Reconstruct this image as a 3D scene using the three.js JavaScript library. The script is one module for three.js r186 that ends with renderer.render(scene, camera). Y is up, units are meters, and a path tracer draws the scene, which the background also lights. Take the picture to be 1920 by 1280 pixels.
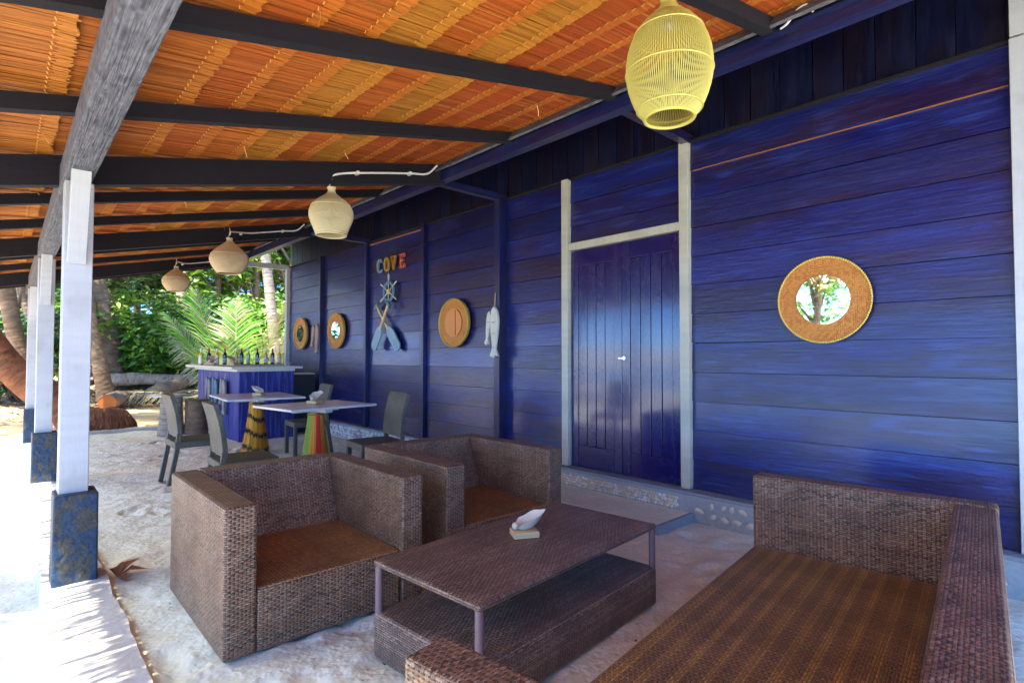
import * as THREE from 'three';
import { mergeGeometries } from 'three/addons/utils/BufferGeometryUtils.js';
import { RoundedBoxGeometry } from 'three/addons/geometries/RoundedBoxGeometry.js';
import { Sky } from 'three/addons/objects/Sky.js';
import { FontLoader } from 'three/addons/loaders/FontLoader.js';
import { TextGeometry } from 'three/addons/geometries/TextGeometry.js';

// ---------------------------------------------------------------- camera, sky, sun, exposure
const scene = new THREE.Scene();
const renderer = new THREE.WebGLRenderer({ antialias: true });
renderer.setSize(1024, 682);
renderer.toneMapping = THREE.LinearToneMapping;
renderer.toneMappingExposure = 6.3;
renderer.shadowMap.enabled = true;
const camera = new THREE.PerspectiveCamera(63.66, 1024 / 682, 0.05, 4000);
const YAW = THREE.MathUtils.degToRad(42.66), PITCH = THREE.MathUtils.degToRad(1.56);
camera.position.set(0, 1.3, 0);
camera.lookAt(Math.sin(YAW) * Math.cos(PITCH), 1.3 + Math.sin(PITCH), -Math.cos(YAW) * Math.cos(PITCH));
const SUN = new THREE.Vector3(-0.5, 1, 0.3).normalize();
const sky = new Sky();
sky.name = 'sky'; sky.scale.setScalar(3000); sky.userData.kind = 'structure';
Object.assign(sky.material.uniforms.turbidity, { value: 5 });
sky.material.uniforms.rayleigh.value = 0.38;
sky.material.uniforms.mieCoefficient.value = 0.004;
sky.material.uniforms.sunPosition.value.copy(SUN);
scene.add(sky);
scene.environmentIntensity = 0.27;
const sun = new THREE.DirectionalLight(new THREE.Color(1, 0.92, 0.8), 3.7);
sun.name = 'sun'; sun.position.copy(SUN).multiplyScalar(60); sun.castShadow = true;
Object.assign(sun.shadow.camera, { left: -40, right: 40, top: 40, bottom: -40, near: 1, far: 160 });
sun.shadow.mapSize.set(4096, 4096);
scene.add(sun, sun.target);

// ---------------------------------------------------------------- helpers
function rng(seed) { let a = seed >>> 0; return () => { a = (a + 0x6D2B79F5) | 0; let t = Math.imul(a ^ (a >>> 15), 1 | a); t = (t + Math.imul(t ^ (t >>> 7), 61 | t)) ^ t; return ((t ^ (t >>> 14)) >>> 0) / 4294967296; }; }
const rnd = rng(7);
const rr = (a, b) => a + (b - a) * rnd();
const V = (x, y, z) => new THREE.Vector3(x, y, z);
const lerp = (a, b, t) => a + (b - a) * t;
const clamp = (x, a = 0, b = 1) => Math.min(b, Math.max(a, x));
const sstep = (a, b, x) => { const t = clamp((x - a) / (b - a)); return t * t * (3 - 2 * t); };
function hash2(x, y, s) { let h = Math.imul(x, 374761393) ^ Math.imul(y, 668265263) ^ Math.imul(s, 2147483647 ^ 0x5bd1e995); h = Math.imul(h ^ (h >>> 13), 1274126177); return ((h ^ (h >>> 16)) >>> 0) / 4294967296; }
function vn(x, y, px, py, s) {     // value noise that tiles over px, py cells
  const xi = Math.floor(x), yi = Math.floor(y), fx = x - xi, fy = y - yi, u = fx * fx * (3 - 2 * fx), v = fy * fy * (3 - 2 * fy);
  const m = (a, n) => ((a % n) + n) % n, x0 = m(xi, px), x1 = m(xi + 1, px), y0 = m(yi, py), y1 = m(yi + 1, py);
  return lerp(lerp(hash2(x0, y0, s), hash2(x1, y0, s), u), lerp(hash2(x0, y1, s), hash2(x1, y1, s), u), v);
}
function fbm(u, v, fx, fy, s, oct = 4) { let a = 0, w = 0.5, t = 0; for (let i = 0; i < oct; i++) { a += w * vn(u * fx, v * fy, fx, fy, s + i); t += w; w *= 0.5; fx *= 2; fy *= 2; } return a / t; }
const enc = (l) => { l = clamp(l); return 255 * (l <= 0.0031308 ? 12.92 * l : 1.055 * Math.pow(l, 1 / 2.4) - 0.055); };
function tex(w, h, mw, mh, fn, color) {      // fn(u, v) -> number or [r, g, b] linear; covers mw x mh metres
  const d = new Uint8Array(w * h * 4);
  for (let y = 0; y < h; y++) for (let x = 0; x < w; x++) {
    const c = fn((x + 0.5) / w, (y + 0.5) / h), i = (y * w + x) * 4;
    for (let k = 0; k < 3; k++) { const q = typeof c === 'number' ? c : c[k]; d[i + k] = color ? enc(q) : 255 * clamp(q); }
    d[i + 3] = 255;
  }
  const t = new THREE.DataTexture(d, w, h);
  t.wrapS = t.wrapT = THREE.RepeatWrapping; t.magFilter = THREE.LinearFilter; t.minFilter = THREE.LinearMipmapLinearFilter; t.generateMipmaps = true;
  t.repeat.set(1 / mw, 1 / mh); if (color) t.colorSpace = THREE.SRGBColorSpace; t.needsUpdate = true;
  return t;
}
const mix3 = (a, b, t) => [lerp(a[0], b[0], t), lerp(a[1], b[1], t), lerp(a[2], b[2], t)];
const mul3 = (a, k) => [a[0] * k, a[1] * k, a[2] * k];
const C3 = (r, g, b) => new THREE.Color().setRGB(r, g, b);
function mat(o) { const p = { ...o }; if (Array.isArray(p.color)) p.color = C3(...p.color); return new (p.clearcoat || p.transmission || p.sheen ? THREE.MeshPhysicalMaterial : THREE.MeshStandardMaterial)({ side: THREE.DoubleSide, ...p }); }
const used = {};
function numbered(n) { used[n] = (used[n] ?? -1) + 1; return used[n] ? n + '_' + String(used[n]).padStart(3, '0') : n; }
function mesh(name, geo, m, parent) { const o = new THREE.Mesh(geo, m); o.name = name; o.castShadow = o.receiveShadow = true; if (parent) parent.add(o); return o; }
function thing(name, label, category, pos = [0, 0, 0], turn = 0, group) { const o = new THREE.Group(); o.name = numbered(name); o.position.set(...pos); o.rotation.y = turn; o.userData = { label, category }; if (group) o.userData.group = group; scene.add(o); return o; }
function copyOf(src, name, label, pos, turn, group) { const o = src.clone(); o.name = numbered(name); o.position.set(...pos); o.rotation.y = turn; o.userData = { ...src.userData, label }; if (group) o.userData.group = group; scene.add(o); return o; }
function structure(name, geo, m) { const o = mesh(numbered(name), geo, m, scene); o.userData.kind = 'structure'; return o; }
function part(name, parent) { const o = new THREE.Group(); o.name = name; parent.add(o); return o; }
function boxUV(g, vert = false, ou = 0, ov = 0) {
  g = g.index ? g.toNonIndexed() : g; const p = g.attributes.position, uv = new Float32Array(p.count * 2), a = V(), b = V(), c = V();
  for (let i = 0; i < p.count; i += 3) {
    a.fromBufferAttribute(p, i); b.fromBufferAttribute(p, i + 1); c.fromBufferAttribute(p, i + 2);
    const n = b.clone().sub(a).cross(c.clone().sub(a)), ax = Math.abs(n.x), ay = Math.abs(n.y), az = Math.abs(n.z);
    [a, b, c].forEach((q, k) => { let u, v; if (ax >= ay && ax >= az) { u = q.z; v = q.y; } else if (ay >= az) { u = q.x; v = q.z; if (vert === 'z') [u, v] = [v, u]; } else { u = q.x; v = q.y; }
      if (vert === true) [u, v] = [v, u]; uv[(i + k) * 2] = u + ou; uv[(i + k) * 2 + 1] = v + ov; });
  }
  g.setAttribute('uv', new THREE.BufferAttribute(uv, 2)); return g;
}
function xf(g, x = 0, y = 0, z = 0, rx = 0, ry = 0, rz = 0) { g.applyMatrix4(new THREE.Matrix4().compose(V(x, y, z), new THREE.Quaternion().setFromEuler(new THREE.Euler(rx, ry, rz)), V(1, 1, 1))); return g; }
function box(x0, x1, y0, y1, z0, z1, o = {}) {    // axis-aligned, optional rounding r, uv in metres
  const w = x1 - x0, h = y1 - y0, d = z1 - z0;
  const g = o.r ? new RoundedBoxGeometry(w, h, d, o.seg ?? 1, o.r) : new THREE.BoxGeometry(w, h, d);
  const q = boxUV(g, o.vert ?? false, o.ou ?? 0, o.ov ?? 0); if (o.rot) xf(q, 0, 0, 0, ...o.rot); return xf(q, (x0 + x1) / 2, (y0 + y1) / 2, (z0 + z1) / 2);
}
function bar(a, b, w, h, o = {}) {      // a squared timber from a to b, w wide, h high
  const d = b.clone().sub(a), L = d.length(), g = boxUV(o.r ? new RoundedBoxGeometry(L, h, w, 1, o.r) : new THREE.BoxGeometry(L, h, w), false, o.ou ?? rr(0, 3), o.ov ?? rr(0, 3));
  d.normalize(); const side = V(0, 1, 0).cross(d).lengthSq() < 1e-6 ? V(0, 0, 1) : d.clone().cross(V(0, 1, 0)).normalize(), up = side.clone().cross(d).normalize();
  const m = new THREE.Matrix4().makeBasis(d, up, side).setPosition(a.clone().add(b).multiplyScalar(0.5)); g.applyMatrix4(m); return g;
}
function tube(pts, rad, seg = 8, sub = 0, bumpy = 0, seed = 1) {    // tapered tube along points, uv in metres
  const cv = new THREE.CatmullRomCurve3(pts), n = sub || pts.length * 3, P = [], N = [], U = [], I = [];
  const fr = cv.computeFrenetFrames(n, false), L = cv.getLength(), q = rng(seed);
  for (let i = 0; i <= n; i++) {
    const t = i / n, c = cv.getPointAt(t), r0 = typeof rad === 'function' ? rad(t) : rad;
    for (let j = 0; j <= seg; j++) {
      const a = j / seg * Math.PI * 2, r = r0 * (1 + (bumpy ? bumpy * (vn(j % seg, t * L * 6, seg, 999, seed) - 0.5) * 2 : 0));
      const d = fr.normals[i].clone().multiplyScalar(Math.cos(a)).addScaledVector(fr.binormals[i], Math.sin(a));
      P.push(c.x + d.x * r, c.y + d.y * r, c.z + d.z * r); N.push(d.x, d.y, d.z); U.push(t * L, j / seg * Math.PI * 2 * r0);
    }
  }
  for (let i = 0; i < n; i++) for (let j = 0; j < seg; j++) { const a = i * (seg + 1) + j, b = a + seg + 1; I.push(a, a + 1, b, b, a + 1, b + 1); }
  const g = new THREE.BufferGeometry(); g.setAttribute('position', new THREE.Float32BufferAttribute(P, 3)); g.setAttribute('normal', new THREE.Float32BufferAttribute(N, 3)); g.setAttribute('uv', new THREE.Float32BufferAttribute(U, 2)); g.setIndex(I);
  if (bumpy) g.computeVertexNormals(); return g;
}
function merge(list) { return mergeGeometries(list.map((g) => { const q = g.index ? g.toNonIndexed() : g; for (const k of Object.keys(q.attributes)) if (!['position', 'normal', 'uv'].includes(k)) q.deleteAttribute(k); if (!q.attributes.uv) q.setAttribute('uv', new THREE.Float32BufferAttribute(new Float32Array(q.attributes.position.count * 2), 2)); return q; })); }
class TB {          // coloured ribbons and quads
  constructor() { this.p = []; this.c = []; this.u = []; }
  tri(a, b, c, col) { for (const q of [a, b, c]) { this.p.push(q.x, q.y, q.z); this.c.push(...col); this.u.push(q.x, q.z); } }
  quad(a, b, c, d, col) { this.tri(a, b, c, col); this.tri(a, c, d, col); }
  ribbon(pts, side, w, col) { for (let i = 0; i + 1 < pts.length; i++) { const w0 = Array.isArray(w) ? w[i] : w, w1 = Array.isArray(w) ? w[i + 1] : w;
    this.quad(pts[i].clone().addScaledVector(side, -w0), pts[i].clone().addScaledVector(side, w0), pts[i + 1].clone().addScaledVector(side, w1), pts[i + 1].clone().addScaledVector(side, -w1), col); } }
  build() { const g = new THREE.BufferGeometry(); g.setAttribute('position', new THREE.Float32BufferAttribute(this.p, 3)); g.setAttribute('color', new THREE.Float32BufferAttribute(this.c, 3)); g.setAttribute('uv', new THREE.Float32BufferAttribute(this.u, 2)); g.computeVertexNormals(); return g; }
}
// a photo column on a plane z = -Z gives x; a photo row then gives y
const atx = (px, Z) => Z * Math.tan(YAW + Math.atan((px - 960) / 1031));
const aty = (px, py, Z) => 1.3 + (668 - py) / 1031 * (atx(px, Z) * 0.678 + Z * 0.735);

// ---------------------------------------------------------------- materials
const blueTone = (u, v, s) => {
  const m = fbm(u, v, 3, 5, s + 9, 4), k = fbm(u, v, 24, 120, s + 20, 3), n = fbm(u, v, 10, 46, s, 4);
  let c = mix3([0.003, 0.0085, 0.115], [0.010, 0.006, 0.06], sstep(0.42, 0.62, m));
  c = mix3(c, [0.012, 0.034, 0.21], sstep(0.55, 0.8, n) * 0.5); return mul3(c, 0.5 + 1.0 * k);
};
const plankMap = tex(1024, 1024, 2.4, 1.2, (u, v) => blueTone(u, v, 11), true);
const plankRough = tex(512, 512, 2.4, 1.2, (u, v) => [0, clamp(0.30 + 0.2 * fbm(u, v, 24, 70, 31, 3) + 0.22 * (fbm(u, v, 5, 8, 32) - 0.4)), 0]);
const plankBump = tex(1024, 1024, 2.4, 1.2, (u, v) => 0.4 * fbm(u, v, 16, 90, 41, 3) + 0.15 * fbm(u, v, 150, 60, 43, 2) + 0.45 * fbm(u, v, 7, 14, 44, 3));
const bluePaint = mat({ map: plankMap, roughnessMap: plankRough, roughness: 1, bumpMap: plankBump, bumpScale: 0.0045, clearcoat: 0.5, clearcoatRoughness: 0.26 });
const bluePlain = [[0.6, 0.6, 0.7, 0.35, 0.34], [0.8, 0.8, 0.85, 0.8, 0.18], [1, 1, 1, 0.45, 0.26], [1.2, 1.25, 1.2, 0.7, 0.2], [1.1, 0.8, 0.8, 0.5, 0.24]].map(([r, g, b, cc, cr]) => { const m = bluePaint.clone(); m.color = C3(r, g, b); m.clearcoat = cc; m.clearcoatRoughness = cr; return m; });
const purplePaint = bluePaint.clone(); purplePaint.color = C3(1.7, 0.95, 0.75);
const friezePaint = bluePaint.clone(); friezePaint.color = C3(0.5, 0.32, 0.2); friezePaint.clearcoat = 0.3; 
const doorRough = tex(512, 512, 1.5, 1.5, (u, v) => [0, clamp(0.1 + 0.22 * fbm(u, v, 3, 30, 51) + 0.1 * fbm(u, v, 60, 120, 52, 2)), 0]);
const doorBump = tex(1024, 1024, 1.5, 1.5, (u, v) => 0.6 * fbm(u, v, 5, 50, 55, 3) + 0.4 * fbm(u, v, 40, 60, 56, 3));
const doorPaint = mat({ color: [0.007, 0.005, 0.085], roughnessMap: doorRough, roughness: 1, bumpMap: doorBump, bumpScale: 0.0014, clearcoat: 1, clearcoatRoughness: 0.1 });
const darkTimber = mat({ color: [0.0045, 0.003, 0.007], roughness: 0.9, bumpMap: plankBump, bumpScale: 0.003 });
const ledgerPaint = bluePaint.clone(); ledgerPaint.color = C3(1.6, 0.9, 0.5);
const whiteMap = tex(512, 512, 1, 1, (u, v) => { const n = fbm(u, v, 30, 4, 61), k = fbm(u, v, 6, 6, 62); return mul3([0.52, 0.52, 0.515], 0.86 + 0.14 * n - 0.12 * sstep(0.62, 0.8, k)); }, true);
const whitePaint = mat({ map: whiteMap, roughness: 0.45, bumpMap: plankBump, bumpScale: 0.002 });
const creamPaint = whitePaint.clone(); creamPaint.color = C3(1.02, 0.98, 0.78);
const greyWood = mat({ map: tex(1024, 512, 1.6, 0.6, (u, v) => { const n = fbm(u, v, 14, 40, 71), k = fbm(u, v, 50, 40, 72, 3); return mix3([0.05, 0.052, 0.066], [0.20, 0.20, 0.23], clamp(0.2 + 0.7 * (n - 0.5) + 0.9 * (k - 0.35))); }, true), roughness: 0.85, bumpMap: tex(512, 512, 1.6, 0.6, (u, v) => fbm(u, v, 10, 90, 73), false), bumpScale: 0.006 });
const footPaint = mat({ map: tex(512, 512, 0.6, 0.6, (u, v) => { const w = sstep(0.47, 0.6, fbm(u, v, 14, 9, 81, 6)), k = fbm(u, v, 60, 60, 82, 3); return mix3(mul3([0.011, 0.038, 0.085], 0.4 + k), mul3([0.07, 0.06, 0.03], 0.3 + k), w * 0.75); }, true), roughness: 0.6, bumpMap: tex(512, 512, 0.6, 0.6, (u, v) => fbm(u, v, 24, 24, 83, 5)), bumpScale: 0.006 });
const sandBump = tex(1024, 1024, 1.6, 1.6, (u, v) => 0.8 * fbm(u, v, 7, 7, 91, 5) + 0.2 * fbm(u, v, 70, 70, 92, 2));
const sandMap = tex(1024, 1024, 2.2, 2.2, (u, v) => { const n = fbm(u, v, 7, 7, 95, 6), k = fbm(u, v, 150, 150, 96, 2); return mul3(mix3([0.65, 0.62, 0.56], [0.79, 0.76, 0.70], n), 0.86 + 0.2 * k); }, true);
const terraceSand = mat({ map: sandMap, color: [1.12, 1.19, 1.03], roughness: 0.95, bumpMap: sandBump, bumpScale: 0.03 });
const sandMat = mat({ map: sandMap, vertexColors: true, roughness: 0.95, bumpMap: sandBump, bumpScale: 0.035 });
const concrete = mat({ map: sandMap, color: [0.7, 0.69, 0.66], roughness: 0.9, bumpMap: sandBump, bumpScale: 0.012 });
const slateMat = mat({ map: sandMap, color: [0.36, 0.42, 0.52], roughness: 0.8, bumpMap: sandBump, bumpScale: 0.01 });
const plinthPaint = mat({ map: sandMap, color: [0.5, 0.58, 0.66], roughness: 0.8, bumpMap: sandBump, bumpScale: 0.015 });
// wicker: flat strands over paired uprights
const WP = 32, WQ = 24;   // strands of 11 mm, uprights every 18 mm
function weave(u, v) {
  const y = v * WP, x = u * WQ, j = Math.floor(y), i = Math.floor(x), fy = y - j - 0.5, fx = x - i - 0.5, over = (i + j) % 2 === 0;
  const hy = Math.sqrt(Math.max(0, 1 - 7.6 * fy * fy)), wave = Math.cos(fx * Math.PI) * (over ? 1 : -1);
  const hh = hy > 0 ? 0.5 + 0.22 * wave + 0.2 * hy : 0, twin = Math.abs(Math.abs(fx) - 0.15), hv = twin < 0.115 ? 0.5 + 0.1 * Math.sqrt(1 - (twin / 0.115) ** 2) : 0.06;
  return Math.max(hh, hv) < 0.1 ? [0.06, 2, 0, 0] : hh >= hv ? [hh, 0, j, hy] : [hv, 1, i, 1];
}
const weaveBump = tex(1024, 1024, 0.39, 0.31, (u, v) => weave(u, v)[0]);
function wickerMat(pal, up, gloss = 0.42, bump = 0.009, stripe = false) {
  return mat({ map: tex(1024, 1024, 0.39, 0.31, (u, v) => { const [h, kind, id] = weave(u, v), k = stripe && !kind ? (id % 8 < 3 ? 0.5 : 0) + 0.49 * hash2(id, kind, 5) : hash2(id, kind, 5), g = fbm(u, v, 96, 128, 101, 2), q = fbm(u, v, 3, 3, 103, 2);
    if (kind === 2) return [0.02, 0.012, 0.01]; const cell = hash2(Math.floor(u * WQ), Math.floor(v * WP), 77), kk = stripe ? k : (k + cell * 0.3) % 1; const c = kind ? up[Math.floor(kk * up.length)] : pal[Math.floor(kk * pal.length)]; return mul3(c, (0.6 + 0.7 * g) * (0.75 + 0.5 * q) * (0.85 + 0.3 * cell)); }, true), roughness: gloss, bumpMap: weaveBump, bumpScale: bump });  // gaps between strands: shade of the hollows painted as dark colour
}
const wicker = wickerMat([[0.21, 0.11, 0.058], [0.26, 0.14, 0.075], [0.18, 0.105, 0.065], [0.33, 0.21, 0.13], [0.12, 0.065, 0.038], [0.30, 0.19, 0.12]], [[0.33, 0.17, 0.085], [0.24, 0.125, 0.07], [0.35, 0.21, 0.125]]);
const wickerWarm = wickerMat([[0.34, 0.16, 0.055], [0.26, 0.12, 0.045], [0.42, 0.22, 0.075], [0.20, 0.095, 0.04]], [[0.5, 0.27, 0.09], [0.33, 0.16, 0.06]], 0.38, 0.013);  // armchair seats: warm reflected light from the thatch mixed into the strand colours
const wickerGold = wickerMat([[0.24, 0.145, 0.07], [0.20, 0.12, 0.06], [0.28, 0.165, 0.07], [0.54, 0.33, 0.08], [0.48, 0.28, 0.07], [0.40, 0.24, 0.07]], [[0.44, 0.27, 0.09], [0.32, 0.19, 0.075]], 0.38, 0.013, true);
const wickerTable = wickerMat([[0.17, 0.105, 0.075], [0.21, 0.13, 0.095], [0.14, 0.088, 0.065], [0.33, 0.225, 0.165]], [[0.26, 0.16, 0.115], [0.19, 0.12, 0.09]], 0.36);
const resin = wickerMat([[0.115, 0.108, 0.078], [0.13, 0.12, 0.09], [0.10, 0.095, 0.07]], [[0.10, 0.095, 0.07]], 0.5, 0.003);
const resinPlain = mat({ color: [0.06, 0.056, 0.044], roughness: 0.5 });
const thatchMat = mat({ vertexColors: true, roughness: 0.75 });
const thatchDark = mat({ color: [0.30, 0.11, 0.025], roughness: 0.95 });
const plait = (u, v) => { const n = 24, x = u * n, y = v * n, i = Math.floor(x), j = Math.floor(y), k = ((i - j) % 4 + 4) % 4; return [k < 2 ? 0.5 + 0.5 * Math.sin((y - j) * Math.PI) : 0.45 + 0.45 * Math.sin((x - i) * Math.PI), k < 2 ? i * 7 + Math.floor(j / 2) : j * 11 + 3]; };
const plaitBump = tex(512, 512, 0.3, 0.3, (u, v) => plait(u, v)[0]);
const plaitMat = mat({ map: tex(512, 512, 0.3, 0.3, (u, v) => { const [h, id] = plait(u, v), q = hash2(id, 3, 8); return mix3([0.40, 0.11, 0.014], [0.62, 0.25, 0.04], clamp(q * 0.7 + 0.4 * (h - 0.5) + 0.3 * fbm(u, v, 4, 4, 9))); }, true), roughness: 0.5, bumpMap: plaitBump, bumpScale: 0.004 });
const rimMat = mat({ color: [0.60, 0.36, 0.06], roughness: 0.45, bumpMap: sandBump, bumpScale: 0.002 });
const beadMat = mat({ color: [0.78, 0.55, 0.10], roughness: 0.3 });
const mirrorMat = mat({ color: [0.95, 0.96, 0.96], metalness: 1, roughness: 0.015 });
const rattan = mat({ color: [0.56, 0.50, 0.12], roughness: 0.5 });
const rattanPale = mat({ color: [0.66, 0.57, 0.32], roughness: 0.55 });
const rattanTan = mat({ color: [0.64, 0.49, 0.29], roughness: 0.6 });
const pipeWhite = mat({ color: [0.78, 0.76, 0.7], roughness: 0.4 });
const stoneTop = mat({ map: tex(512, 512, 1, 1, (u, v) => mul3([0.72, 0.71, 0.72], 0.82 + 0.25 * fbm(u, v, 6, 10, 120, 5)), true), roughness: 0.25 });
const paleWood = mat({ map: tex(512, 256, 0.5, 0.25, (u, v) => mix3([0.55, 0.36, 0.15], [0.74, 0.56, 0.28], fbm(u, v, 3, 30, 125)), true), roughness: 0.6 });
const woodWhite = mat({ map: tex(512, 256, 0.5, 0.25, (u, v) => mix3([0.48, 0.44, 0.36], [0.72, 0.69, 0.60], fbm(u, v, 3, 24, 128)), true), roughness: 0.7 });
const shellMat = mat({ color: [0.78, 0.74, 0.62], roughness: 0.35, map: tex(256, 256, 0.1, 0.1, (u, v) => mix3([0.7, 0.62, 0.52], [1, 1, 1], fbm(u, v, 5, 5, 131)), true) });
const barkMap = tex(512, 512, 1.2, 0.8, (u, v) => mix3([0.07, 0.045, 0.03], [0.30, 0.21, 0.14], fbm(u, v, 24, 5, 141, 5)), true);
const barkBump = tex(512, 512, 1.2, 0.8, (u, v) => fbm(u, v, 20, 5, 142, 5));
const bark = mat({ map: barkMap, roughness: 0.9, bumpMap: barkBump, bumpScale: 0.03 });
const barkRed = mat({ map: barkMap, color: [1.15, 0.62, 0.36], roughness: 0.9, bumpMap: barkBump, bumpScale: 0.05 });
const barkPalmDark = mat({ map: barkMap, color: [0.95, 0.85, 0.72], roughness: 0.9, bumpMap: barkBump, bumpScale: 0.03 });
const barkPalm = mat({ map: tex(512, 128, 1.2, 0.8, (u, v) => { const n = fbm(u, v, 18, 4, 151, 4), ring = Math.abs(((u * 14 + 0.3 * fbm(u, v, 6, 4, 9)) % 1) - 0.5) < 0.1 ? 0.7 : 1; return mul3(mix3([0.20, 0.15, 0.10], [0.44, 0.37, 0.29], n), ring); }, true), roughness: 0.9, bumpMap: barkBump, bumpScale: 0.02 });
const dryMat = mat({ vertexColors: true, roughness: 0.9 });
const leafMat = mat({ vertexColors: true, roughness: 0.5, transmission: 0.35, thickness: 0 });
const frondMat = mat({ vertexColors: true, roughness: 0.4, transmission: 0.35, thickness: 0 });
const blackMat = mat({ color: [0.012, 0.012, 0.016], roughness: 0.5 });
const teal = mat({ color: [0.16, 0.42, 0.62], roughness: 0.6, map: whiteMap });
const bareWood = mat({ color: [0.34, 0.13, 0.04], roughness: 0.7 });

// ---------------------------------------------------------------- ground, terrace, sea
const gh = (x, z) => {      // height of the sand and the forest floor
  const n = fbm(x / 64 + 0.5, z / 64 + 0.5, 40, 40, 201, 4) - 0.5, m = fbm(x / 64, z / 64, 160, 160, 207, 3) - 0.5;
  let y = -0.1 + n * 0.16 + m * 0.05 + 0.75 * sstep(-13, -28, z) + 6 * sstep(-45, -120, z);
  if (x > 0.4 && z > -11.6) y = Math.min(y, -0.12) - 0.1;
  y -= 2.2 * sstep(-11, -26, x); return y;
};
{
  const n = 300, P = [], Cc = [], U = [], I = [], w = (t) => Math.sign(t) * (Math.abs(t) * 12 + 488 * Math.abs(t) ** 5);
  for (let j = 0; j <= n; j++) for (let i = 0; i <= n; i++) {
    const x = w(i / n * 2 - 1), z = -9 + w(j / n * 2 - 1), y = gh(x, z); P.push(x, y, z); U.push(x, z);
    const f = fbm(x / 64 + 0.3, z / 64 + 0.7, 50, 50, 211, 4), soil = sstep(-10.6, -12.2, z + (f - 0.5) * 2.5) * sstep(-9, -5, x), deep = sstep(-16.5, -20, z + (f - 0.5) * 5);
    let c = [0.78, 0.765, 0.73]; c = mix3(c, mix3([0.6, 0.36, 0.2], [0.74, 0.52, 0.33], f), soil); c = mix3(c, mix3([0.5, 0.34, 0.22], [0.66, 0.48, 0.33], sstep(0.35, 0.7, f)), deep * sstep(-9, -5, x)); Cc.push(...c);
  }
  for (let j = 0; j < n; j++) for (let i = 0; i < n; i++) { const a = j * (n + 1) + i, b = a + n + 1; I.push(a, b, a + 1, b, b + 1, a + 1); }
  const g = new THREE.BufferGeometry(); g.setAttribute('position', new THREE.Float32BufferAttribute(P, 3)); g.setAttribute('color', new THREE.Float32BufferAttribute(Cc, 3)); g.setAttribute('uv', new THREE.Float32BufferAttribute(U, 2)); g.setIndex(I); g.computeVertexNormals();
  structure('sand_ground', g, sandMat);
}
function sheet(x0, x1, z0, z1, nx, nz, hf) {
  const g = new THREE.PlaneGeometry(1, 1, nx, nz), p = g.attributes.position, uv = g.attributes.uv;
  for (let i = 0; i < p.count; i++) { const x = lerp(x0, x1, p.getX(i) + 0.5), z = lerp(z1, z0, p.getY(i) + 0.5); p.setXYZ(i, x, hf(x, z), z); uv.setXY(i, x, z); }
  g.computeVertexNormals(); return g;
}
const prints = []; { const q = rng(333); for (let i = 0; i < 150; i++) { const a = q() * 6.283; prints.push([0.5 + q() * 3.2, -0.6 - q() * 9.8, Math.cos(a), Math.sin(a), 0.012 + 0.016 * q()]); } }
const fh = (x, z) => {     // trodden sand on the terrace
  let dent = 0; for (const [px, pz, c, s, d] of prints) { const dx = x - px, dz = z - pz; if (dx * dx + dz * dz > 0.06) continue; const l = (dx * c + dz * s) / 0.13, w = (dz * c - dx * s) / 0.055, r = l * l + w * w; dent += r < 2.4 ? d * (0.45 * Math.exp(-((r - 1.35) ** 2) * 3) - Math.exp(-r * r * 0.8)) : 0; }
  const e = sstep(3.99, 3.8, x), n = fbm(x / 16 + 0.2, z / 16 + 0.8, 40, 40, 221, 5) - 0.5, m = fbm(x / 16, z / 16, 110, 170, 223, 3) - 0.5;
  return 0.012 + (n * 0.045 + m * 0.03 + dent) * e * (0.35 + 0.65 * sstep(0.05, 0.45, Math.abs(x - 1.0) < 5 ? 1 : 1));
};
structure('terrace_floor', sheet(0.4, 4.2, -11.5, 3.2, 150, 560, fh), terraceSand);
const kerbTop = 0.062;
{ // kerb of cast concrete along the seaward edge and across the far end
  const kb = (x0, x1, z0, z1, s) => { const nx = Math.max(3, Math.round((x1 - x0) / 0.06)), nz = Math.max(3, Math.round((z1 - z0) / 0.06)); const g = new THREE.BoxGeometry(x1 - x0, 0.3, z1 - z0, nx, 2, nz), p = g.attributes.position; 
    for (let i = 0; i < p.count; i++) { const x = p.getX(i) + (x0 + x1) / 2, z = p.getZ(i) + (z0 + z1) / 2, y = p.getY(i) + kerbTop - 0.15; const k = 0.025 * (fbm(x / 8 + 0.5, z / 16 + 0.5, 60, 90, s, 3) - 0.5); p.setXYZ(i, x + k * 1.3, y + (y > 0 ? k * 0.6 : 0), z + k); }
    g.computeVertexNormals(); return boxUV(g); };
  structure('terrace_kerb', kb(0.16, 0.44, -11.62, 3.2, 231), concrete);
  structure('terrace_kerb', kb(0.44, 4.3, -11.62, -11.36, 233), concrete);
}
structure('sea', sheet(-500, -13.5, -500, 500, 2, 2, () => -0.62), mat({ color: [0.02, 0.2, 0.3], roughness: 0.12, bumpMap: sandBump, bumpScale: 0.05 }));

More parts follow.
